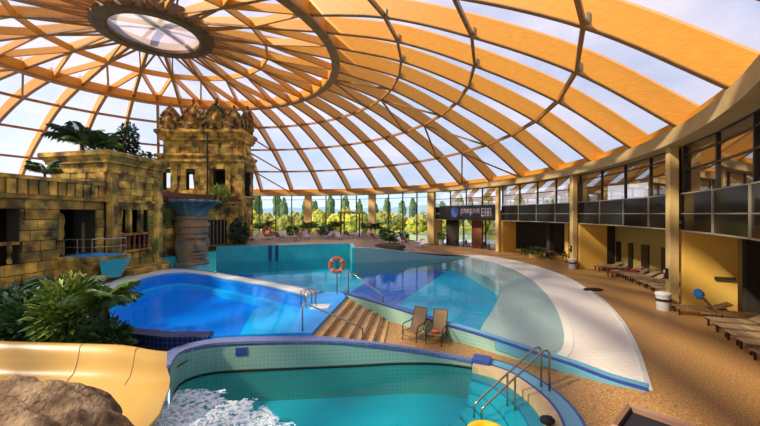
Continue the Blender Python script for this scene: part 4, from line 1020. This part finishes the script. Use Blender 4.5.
# foam
rg = random.Random(3); q = MB()
def fdens(x, y):
    n_ = .5+.5*noise.fractal(Vector((x*1.6, y*1.6, 2)), 1, 2, 4)
    t = sstep(-5.2, -1.1, x); yc = 8.25+.45*noise.noise(Vector((x*1.1, 5, 1))); return max(0, ((1-t)*1.35-abs(y-yc)*.62)*(.3+1.4*n_)-.3*(1-n_))
for i in range(9000):
    x = rg.uniform(-5.7, -1.2); y = rg.uniform(7.0, 9.9); dn = fdens(x, y)*.55
    if rg.random() > dn or not inside((x, y), fpoly): continue
    s_ = rg.uniform(.010, .034); q.ball((x, y, -.5+abs(rg.gauss(0, .045))*min(dn, 1)), (s_*1.5, s_*1.3, s_*.9), 5, 3)
fo_ = q.obj('foam', FOAM, None, True, label='white churned foam at the mouth of the slide', cat='foam', kind='stuff')
q = MB(); st_ = .05
for i in range(92):
    for j in range(60):
        x, y = -5.7+i*st_, 6.95+j*st_
        if inside((x+.03, y+.03), fpoly) and fdens(x, y) > .12:
            z = [-.492+.07*min(fdens(a_, b_), 1)*(.4+.6*abs(noise.noise(Vector((a_*7, b_*7, 0))))) for a_, b_ in ((x, y), (x+st_, y), (x+st_, y+st_), (x, y+st_))]
            q.add([(x, y, z[0]), (x+st_, y, z[1]), (x+st_, y+st_, z[2]), (x, y+st_, z[3])], [(0, 1, 2, 3)])
q.obj('foam_film', FILM, fo_, True)

# ------------------------------------------------------------------ rails, buoys, chairs
def rail(name, runs, label, mt=CHROME, r=.028):
    root = empty(name, tuple(runs[0][1][-1]), label=label, cat='handrail'); inv = Matrix.Translation(root.location).inverted()
    for nm, pts in runs:
        o = MB().tube(pts, r, 8).obj(nm, mt, root, True); o.matrix_parent_inverse = inv
    return root
def hr(dx, dy):
    P = lambda x, y, z: (x+dx, y+dy, z)
    return [('rail', [P(2.42, 9.0, -.75), P(2.43, 9.0, -.42), P(2.52, 9.02, -.34), P(4.25, 9.62, .80), P(4.38, 9.64, .82), P(4.45, 9.65, .74), P(4.45, 9.65, -.3)]), ('post', [P(3.4, 9.33, .24), P(3.4, 9.33, -.9)])]
root = rail('pool_handrail', hr(0, 0)+hr(.12, -.22), 'double steel handrail over the entry steps of the front pool')
rail('stair_handrail', [('rail', [(-2.65, 11.95, .5), (-2.65, 11.95, 1.35), (-2.55, 12.0, 1.42), (-.75, 12.1, .62), (-.6, 12.1, .5), (-.6, 12.1, -.0)])], 'single steel handrail slanting down the sandy stairs')
rail('kerb_handrail', [('rail', [(-1.6, 17.6, .5), (-1.6, 17.6, 1.55), (-1.5, 17.5, 1.6), (.1, 16.2, .75), (.15, 16.15, .42)])], 'steel handrail at the top of the stairs beside the lifebuoy')
rail('pool_ladder', [('rail', [(x, 15.5+.15*k, -.3), (x, 15.5+.15*k, 1.1), (x+.25, 15.55+.15*k, 1.15), (x+.45, 15.6+.15*k, 1.0), (x+.45, 15.6+.15*k, .5)]) for k, x in enumerate((-3.5, -3.35))]+[('rail', [(-3.15, 14.9, .5), (-3.15, 14.9, 1.1), (-2.75, 15.1, 1.1), (-2.75, 15.1, .5)])], 'curved steel ladder rails at the edge of the blue pool')
def buoy(loc, s, label, rz, stand=True, tint=ORNG):
    root = empty('lifebuoy', loc, rz, label=label, cat='lifebuoy'); zc = 1.45 if stand else .9
    q = MB(); n, m_ = 32, 10
    vs = [((.31+.095*math.cos(b))*math.cos(a)*s, .095*math.sin(b)*s, zc+(.31+.095*math.cos(b))*math.sin(a)*s) for a in [2*math.pi*i/n for i in range(n)] for b in [2*math.pi*j/m_ for j in range(m_)]]
    q.add(vs, [(i*m_+j, ((i+1) % n)*m_+j, ((i+1) % n)*m_+(j+1) % m_, i*m_+(j+1) % m_) for i in range(n) for j in range(m_)]); q.obj('ring', tint, root, True)
    for k in range(4):
        a = math.pi/4+k*math.pi/2; q = MB()
        pts = [(.31*math.cos(a+t)*s, 0, zc+.31*math.sin(a+t)*s) for t in (-.1, 0, .1)]
        q.tube(pts, .1*s, 10); q.obj('white_band', WHITE, root, True)
    MB().tube([(0, .1, -.02), (0, .1, zc+.25)], .022, 6).obj('pole', DMETAL, root)
buoy((-2.15, 17.4, .5), 1.05, 'orange lifebuoy on a pole at the top of the stairs', 0)
buoy((-14.4, 44.5, 1.36), 1.5, 'orange lifebuoy standing on the far terrace by the tower', 0, False)
# sling chairs
def chair():
    r = empty('pool_chair', (0, 0, 0), 0, label='x', cat='chair')
    # faces -Y
    L1 = [(-.27, -.55, .42), (-.27, -.2, .39), (-.27, .12, .38), (-.27, .2, .42), (-.27, .42, .85), (-.27, .55, 1.18)]
    L2 = [(-x, y, z) for x, y, z in L1]
    seat = MB(); seat.loft([[(x, y, z) for x, y, z in L1[:4]], [(x, y, z-.03) if x == 0 else (x, y, z) for x, y, z in L2[:4]]]); seat.obj('seat', SLING, r)
    back = MB(); back.loft([L1[3:], L2[3:]]); back.obj('backrest', SLING, r)
    for s in (-1, 1):
        MB().tube([(s*.29, y, z-.02) for x, y, z in L1], .02, 6).obj('side_frame', DMETAL, r)
        MB().tube([(s*.30, -.42, .40), (s*.32, -.5, 0)], .02, 6).obj('leg', DMETAL, r); MB().tube([(s*.30, .2, .40), (s*.32, .5, 0)], .02, 6).obj('leg', DMETAL, r)
        MB().tube([(s*.32, -.45, .25), (s*.34, -.42, .62), (s*.34, -.3, .66), (s*.34, .2, .64), (s*.30, .36, .72)], .022, 6).obj('armrest', DMETAL, r)
    MB().tube([(-.29, .55, 1.18), (.29, .55, 1.18)], .02, 6).obj('top_bar', DMETAL, r); MB().tube([(-.3, -.46, .2), (.3, -.46, .2)], .015, 6).obj('stretcher', DMETAL, r)
    return r
c1 = chair(); c1.scale = (.93, .93, .92); c1.location = (1.35, 13.5, -.3); c1.rotation_euler = (0, 0, R_(-34)); c1['label'] = 'brown sling pool chair with empty seat nearest the stairs'
c2 = copy_tree(c1); c2.location = (2.15, 13.15, -.3); c2.rotation_euler = (0, 0, R_(-26)); c2['label'] = 'brown sling pool chair with an orange cloth on its seat'
q = MB(); q.ball((0, 0, 0), (.17, .13, .06), 12, 6, fn=lambda d: 1+.25*noise.noise(d*3)); q.obj('folded_cloth', ORNG, None, True, loc=(2.06, 13.02, .115), label='small orange cloth lying on the seat of the pool chair', cat='cloth')

# loungers
def lounger(cush=LCUSH, back=.28):
    r = empty('sun_lounger', (0, 0, 0), 0, label='x', cat='sun lounger')
    for s in (-1, 1): MB().box((0, s*.29, .3), (1.95, .05, .08)).obj('side_rail', LWOOD, r)
    for x in (-.85, .6):
        for s in (-1, 1): MB().box((x, s*.28, .14), (.06, .05, .28)).obj('leg', DMETAL, r)
    for k in range(7): MB().box((-.9+k*.2, 0, .355), (.15, .56, .03)).obj('slat', cush, r)
    q = MB(); q.beam((.42, 0, .36), (.98, 0, .36+back), .56, .04); q.obj('backrest', cush, r)
    return r
def place(proto, used, loc, rz, label, group):
    o = proto if not used else copy_tree(proto)
    o.location = loc; o.rotation_euler = (0, 0, rz); o['label'] = label; o['group'] = group; return o
pr = lounger(); pr['group'] = ''
first = True
spots = [(600, 267.5), (606, 269.5), (620, 276), (627, 279), (634, 282), (641, 285), (648, 288), (655, 291.5), (661, 295.5)]
for i, (px, py) in enumerate(spots):
    Y = H*F/(py-212.2); X = (px-380)/F*Y; v_ = Vector((X-CX, Y-CY)); a = math.atan2(v_.y, v_.x)
    place(pr, not first, (X+.9*math.cos(a), Y+.9*math.sin(a), 0), a, 'low wooden sun lounger in the row before the olive alcove wall', 'loungers before the olive alcove'); first = False
# second line, closer to the alcove wall
for i, (px, py) in enumerate([(616, 269), (630, 274), (644, 279), (658, 284)]):
    Y = H*F/(py-212.2); X = (px-380)/F*Y; v_ = Vector((X-CX, Y-CY)); a = math.atan2(v_.y, v_.x)
    R0 = 36.3; place(pr, True, (CX+R0*math.cos(a), CY+R0*math.sin(a), 0), a, 'wooden sun lounger of the second row close to the olive alcove wall', 'second row of loungers')
for i, (px, py) in enumerate([(711, 326), (720, 333), (731, 341), (744, 350), (758, 362)]):
    Y = H*F/(py-212.2); X = (px-380)/F*Y; v_ = Vector((X-CX, Y-CY)); a = math.atan2(v_.y, v_.x)+.12
    place(pr, True, (X+.9*math.cos(a), Y+.9*math.sin(a), 0), a, 'wooden sun lounger in the row running along the yellow fin wall', 'loungers by the yellow fin wall')
up = lounger(LWOOD, .7); up.location = (14.65, 14.72, 0); up.rotation_euler = (0, 0, R_(155)); up['label'] = 'wooden lounger with raised back at the foot of the yellow fin wall'
up2 = lounger(LWOOD, .25); up2.location = (14.2, 15.45, 0); up2.rotation_euler = (0, 0, R_(-24)); up2['label'] = 'wooden lounger tucked behind the one with the raised back'
q = MB(); q.ball((0, 0, 0), (.13, .22, .22), 14, 10, fn=lambda d: 1+.3*noise.noise(d*2.5)); q.obj('blue_towel', BLUEC, None, True, loc=(13.8, 15.12, 1.02), label='bright blue towel draped over the raised lounger back', cat='towel')
rl = lounger(REDC, .12); rl.location = (17.3, 24.9, 0); rl.rotation_euler = (0, 0, R_(-6)); rl['label'] = 'lounger covered with a dark red towel in front of the alcove row'
q = MB(); q.ball((0, 0, 0), (.55, .22, .1), 16, 8, fn=lambda d: 1+.3*noise.noise(d*3)); q.obj('dark_bag', BLACKC, None, True, loc=((593-380)/F*20.5, 20.5, .07), label='flat black bag lying alone on the pebble deck', cat='bag')
# white bins
def bin_(loc, s, label):
    r = empty('litter_bin', loc, 0, label=label, cat='bin')
    MB().lathe([(.01, 0), (.27*s, 0), (.31*s, .72*s), (.33*s, .75*s)], 24).obj('body', BINW, r, False); MB().lathe([(.34*s, .74*s), (.35*s, .84*s), (.2*s, .9*s), (.01, .9*s)], 24).obj('lid', WHITE, r, False)
    MB().lathe([(.315*s, .45*s), (.325*s, .58*s)], 24).obj('band', DMETAL, r)
bin_((13.25, 16.35, 0), .95, 'white litter bin at the foot of the column between the lounger rows'); bin_((15.75, 28.6, 0), .95, 'white litter bin by the column next to the cafe opening')
# cafe furniture
def cafe_table(loc, label):
    r = empty('cafe_table', loc, 0, label=label, cat='table', group='cafe tables')
    MB().lathe([(.01, .70), (.42, .70), (.42, .74), (.01, .74)], 20).obj('tabletop', LWOOD, r); MB().lathe([(.25, 0), (.25, .03), (.04, .06), (.04, .7)], 12).obj('pedestal', DMETAL, r)
for k, (th, r0) in enumerate(((3, 36), (6.6, 35.8), (11, 36), (15.2, 36), (25.5, 35.3), (33, 35.2))):
    p = pol(th, r0); cafe_table((p.x, p.y, 0), 'small round dark cafe table under the balcony' if k < 4 else 'small round dark table in front of the sign doors')
cc = empty('cafe_chair', (0, 0, 0), 0, label='dark cafe chair in the shade under the balcony', cat='chair', group='cafe chairs')
MB().box((0, 0, .45), (.42, .42, .05)).obj('seat', DMETAL, cc); MB().box((0, .2, .72), (.42, .04, .45)).obj('backrest', DMETAL, cc)
lm = MB().box((0, 0, .215), (.04, .04, .43)).mesh('leg', DMETAL)
for x in (-.18, .18):
    for y in (-.18, .18): link('leg', lm, cc, (x, y, 0))
for k, (th, r0) in enumerate(((4.2, 35.6), (8, 36.3), (8.9, 35.4), (13.2, 36.4), (16.6, 35.5), (17.6, 36.4), (26.8, 35.0), (31.6, 35.1), (34.6, 35.0))):
    p = pol(th, r0); o = cc if k == 0 else copy_tree(cc); o.location = (p.x, p.y, 0); o.rotation_euler = (0, 0, k*1.9)
    if k > 5: o['label'] = 'dark chair beside the tables in front of the sign doors'; o['group'] = 'chairs by the sign doors'
p = pol(12.4, 34.9); shrub('cafe_shrub', (p.x, p.y, .32), (.9, .7, .4), 260, .3, LEAF[1], 'low green shrub in a round tub before the cafe', seed=80, stem=False)
MB().lathe([(.01, 0), (.55, 0), (.65, .35), (.6, .38), (.01, .34)], 20).obj('plant_tub', SAND, None, loc=(p.x, p.y, 0), label='round beige plant tub standing before the cafe', cat='plant pot')
p = pol(39.2, 34.9); shrub('tub_plant', (p.x, p.y, .75), (.5, .5, .6), 200, .35, LEAF[0], 'leafy plant in a tall white pot by the sign doors', seed=81, stem=False)
MB().lathe([(.01, 0), (.3, 0), (.42, .8), (.36, .82), (.01, .74)], 20).obj('plant_pot', WHITE, None, loc=(p.x, p.y, 0), label='tall white plant pot by the sign doors', cat='plant pot')
# sign
sg_ = empty('cafe_sign', tuple(pol(31, 34.45, 3.95)), 0, label='long black sign board with round blue emblem and pale lettering', cat='sign')
sgi = Matrix.Translation(sg_.location).inverted()
a, c = pol(38.8, 34.42), pol(21.6, 34.42); dv = (c-a).normalized(); nv_ = Vector((dv.y, -dv.x, 0))
if nv_.dot(Vector((CX, CY, 0))-a) < 0: nv_ = -nv_
q = MB(); q.beam((a.x, a.y, 3.85), (c.x, c.y, 3.85), .1, 1.75); q.obj('board', SIGNB, sg_).matrix_parent_inverse = sgi
LL = (c-a).length
p = a+dv*LL*.30+nv_*.08; q = MB(); n = 28
vs = [(p.x+dv.x*.72*math.cos(t), p.y+dv.y*.72*math.cos(t), 4.75+.72*math.sin(t)) for t in [2*math.pi*k/n for k in range(n)]]; q.add(vs, [tuple(range(n))]); q.obj('emblem', SIGNC, sg_).matrix_parent_inverse = sgi
rg = random.Random(4); u = .41
for k in range(9):
    wv = .055; big = k < 6; z0, z1 = (4.55, 5.15) if big else (4.2, 5.2)
    x0, x1 = LL*u, LL*(u+wv*.8); u += wv+(.02 if k == 5 else 0)
    for (s, t, zz0, zz1) in ((x0, x0+.1, z0-(.3 if k in (0, 3) else 0), z1), (x0, x1, z1-.12, z1), ((x1-.1, x1, z0, z1) if k % 3 else (x0, x1, z0, z0+.12)), (x0, x1, (z0+z1)/2-.05, (z0+z1)/2+.05)):
        p1, p2 = a+dv*s+nv_*.08, a+dv*t+nv_*.08; q = MB(); q.add([(p1.x, p1.y, zz0), (p2.x, p2.y, zz0), (p2.x, p2.y, zz1), (p1.x, p1.y, zz1)], [(0, 1, 2, 3)]); q.obj('letter_stroke', SIGNL, sg_).matrix_parent_inverse = sgi
# far terrace loungers and pergola
protos = {}
for k in range(22):
    x = -15.0+k*.98+(k % 3)*.2; y = 41.0+(k*7 % 5)*1.3+(2 if x > -9 else 0); kd = (0, 1, 0, 2)[k % 4]
    if kd not in protos:
        cm_, wd_ = ((PINKC, 'pale'), (SLING, 'dark brown'), (TERRA, 'rust red'))[kd]
        pt = empty('terrace_lounger', (0, 0, 0), 0, label=wd_+' sun lounger on the far terrace before the garden windows', cat='sun lounger', group=wd_+' loungers on the far terrace'); protos[kd] = pt
        MB().box((0, 0, .34), (1.3, .62, .07)).obj('seat', cm_, pt); q = MB(); q.beam((.6, 0, .32), (1.15, 0, .85), .62, .06); q.obj('backrest', cm_, pt)
        lm = MB().box((0, 0, .15), (.06, .06, .3)).mesh('leg', WHITE)
        for a_ in (-.55, .55):
            for b_ in (-.25, .25): link('leg', lm, pt, (a_, b_, 0))
        o = pt
    else: o = copy_tree(protos[kd])
    o.location = (x, y, zterr(x, y)+.01); o.rotation_euler = (0, 0, R_(60+25*(k % 4)))
pg = empty('pergola', (-4.0, 49.3, 1.36), R_(-10), label='yellow timber pergola frame before the far windows', cat='pergola')
for x in (-1.35, 1.35):
    for y in (-.9, .9): MB().box((x, y, 1.6), (.16, .16, 3.2)).obj('post', DMETAL, pg)
for y in (-.9, .9): MB().box((0, y, 3.25), (3.5, .18, .22)).obj('beam', LEAF[2], pg)
for k in range(6): MB().box((-1.5+.6*k, 0, 3.42), (.1, 2.6, .14)).obj('rafter', YEL, pg)
# float, pouch, near post
q = MB(); n, m_ = 36, 14
q.add([((.36+.14*math.cos(b))*math.cos(a), (.36+.14*math.cos(b))*math.sin(a), .14*math.sin(b)) for a in [2*math.pi*i/n for i in range(n)] for b in [2*math.pi*j/m_ for j in range(m_)]], [(i*m_+j, ((i+1) % n)*m_+j, ((i+1) % n)*m_+(j+1) % m_, i*m_+(j+1) % m_) for i in range(n) for j in range(m_)])
q.obj('swim_ring', YFLOAT, None, True, loc=(2.38, 7.75, -.44), label='yellow inflatable swim ring floating in the front pool', cat='swim ring')
q = MB(); q.ball((0, 0, 0), (.17, .13, .1), 14, 8, fn=lambda d: 1+.15*noise.noise(d*3)); q.obj('dark_pouch', BLACKC, None, True, loc=(3.82, 7.98, -.21), label='small black pouch on the kerb of the front pool', cat='bag')
np_ = empty('railing_post', (1.55, 1.97, -.3), R_(42), label='thick brown post with a dark hollow cap at the pool deck', cat='post')
MB().box((0, 0, 1.6), (.2, .2, 3.2)).obj('shaft', POSTW, np_)
q = MB(); q.loft([[(sx_*r_, sy_*r_, z_) for sx_, sy_ in ((1, 1), (-1, 1), (-1, -1), (1, -1), (1, 1))] for r_, z_ in ((.1, 3.1), (.18, 3.4), (.185, 3.56), (.165, 3.61), (.145, 3.6), (.14, 3.3))]); q.obj('cap_frame', POSTW, np_); MB().box((0, 0, 3.42), (.295, .295, .3)).obj('cap_inset', BLACKC, np_)

# ------------------------------------------------------------------ outside the glass
og = MB(); v, f = fill([(-400, 66), (-400, 600), (400, 600), (400, -120), (60, -120), (44, 40), (20, 66)], -.4); og.add(v, f).obj('ground_meadow', MEADOW, kind='structure', label='yellow green meadow outside the dome')
MB().prism([(-40, 72), (22, 70), (26, 84), (-20, 88), (-44, 84)], -.4, -.36).obj('ground_pond', POND, kind='structure', label='pale outdoor pool on the meadow')
def crown(seed, kind):
    rg = random.Random(seed); off = Vector((seed*3.1, seed*1.7, seed))
    q = MB()
    if kind == 0:
        fn = lambda d: 1+.35*noise.fractal(d*2.2+off, 1, 2, 4)
        q.ball((0, 0, 3.2), (2.4, 2.4, 2.9), 26, 18, fn=fn)
        for k in range(6): a = k*1.05; q.ball((1.5*math.cos(a), 1.5*math.sin(a), 2.2+rg.random()*2), (1.3, 1.3, 1.2), 14, 9, fn=fn)
    else:
        fn = lambda d: 1+.3*noise.fractal(d*2.6+off, 1, 2, 4)
        q.ball((0, 0, 6.2), (1.7, 1.7, 5.4), 22, 22, fn=fn)
        for k in range(5): a = k*1.3; q.ball((.8*math.cos(a), .8*math.sin(a), 3+k*1.5), (1.1, 1.1, 1.8), 12, 8, fn=fn)
    return q.mesh('crown', TREEY if kind == 0 else TREED, )
CRN = [[crown(s+10*k, k) for s in range(3)] for k in (0, 1)]
TRK = MB().tube([(0, 0, 0), (.1, 0, 2.0)], [.22, .15], 7).mesh('trunk', BARK)
rg = random.Random(11)
def tree(x, y, kind, s):
    r = empty('garden_tree' if kind == 0 else 'poplar_tree', (x, y, -.4), rg.random()*6, label='golden green leafy tree in the garden outside the windows' if kind == 0 else 'tall dark poplar in the row behind the golden trees', cat='tree', group='golden garden trees' if kind == 0 else 'dark poplars behind the garden')
    r.scale = (s, s, s*rg.uniform(.85, 1.1)); link('crown', CRN[kind][rg.randrange(3)], r); link('trunk', TRK, r)
for k in range(33):
    x = -46+k*2.6+rg.uniform(-.4, .4); tree(x, 84+(k % 3)*9+rg.uniform(-1, 1), 0, rg.uniform(.72, .98))
for k in range(12): tree(30+k*5.6, 76-k*4.2+(k % 2)*7, 0, rg.uniform(.75, .95))
for k in range(26):
    x = -70+k*5.6+rg.uniform(-1, 1); tree(x, 134+(k % 2)*9+rg.uniform(-1, 1), 1, rg.uniform(.75, 1.2))
hl = []
for k in range(61):
    x = -500+k*16.7; hl.append((x, 14+9*noise.noise(Vector((k*.13, 0, 4)))+4*noise.noise(Vector((k*.5, 2, 0)))))
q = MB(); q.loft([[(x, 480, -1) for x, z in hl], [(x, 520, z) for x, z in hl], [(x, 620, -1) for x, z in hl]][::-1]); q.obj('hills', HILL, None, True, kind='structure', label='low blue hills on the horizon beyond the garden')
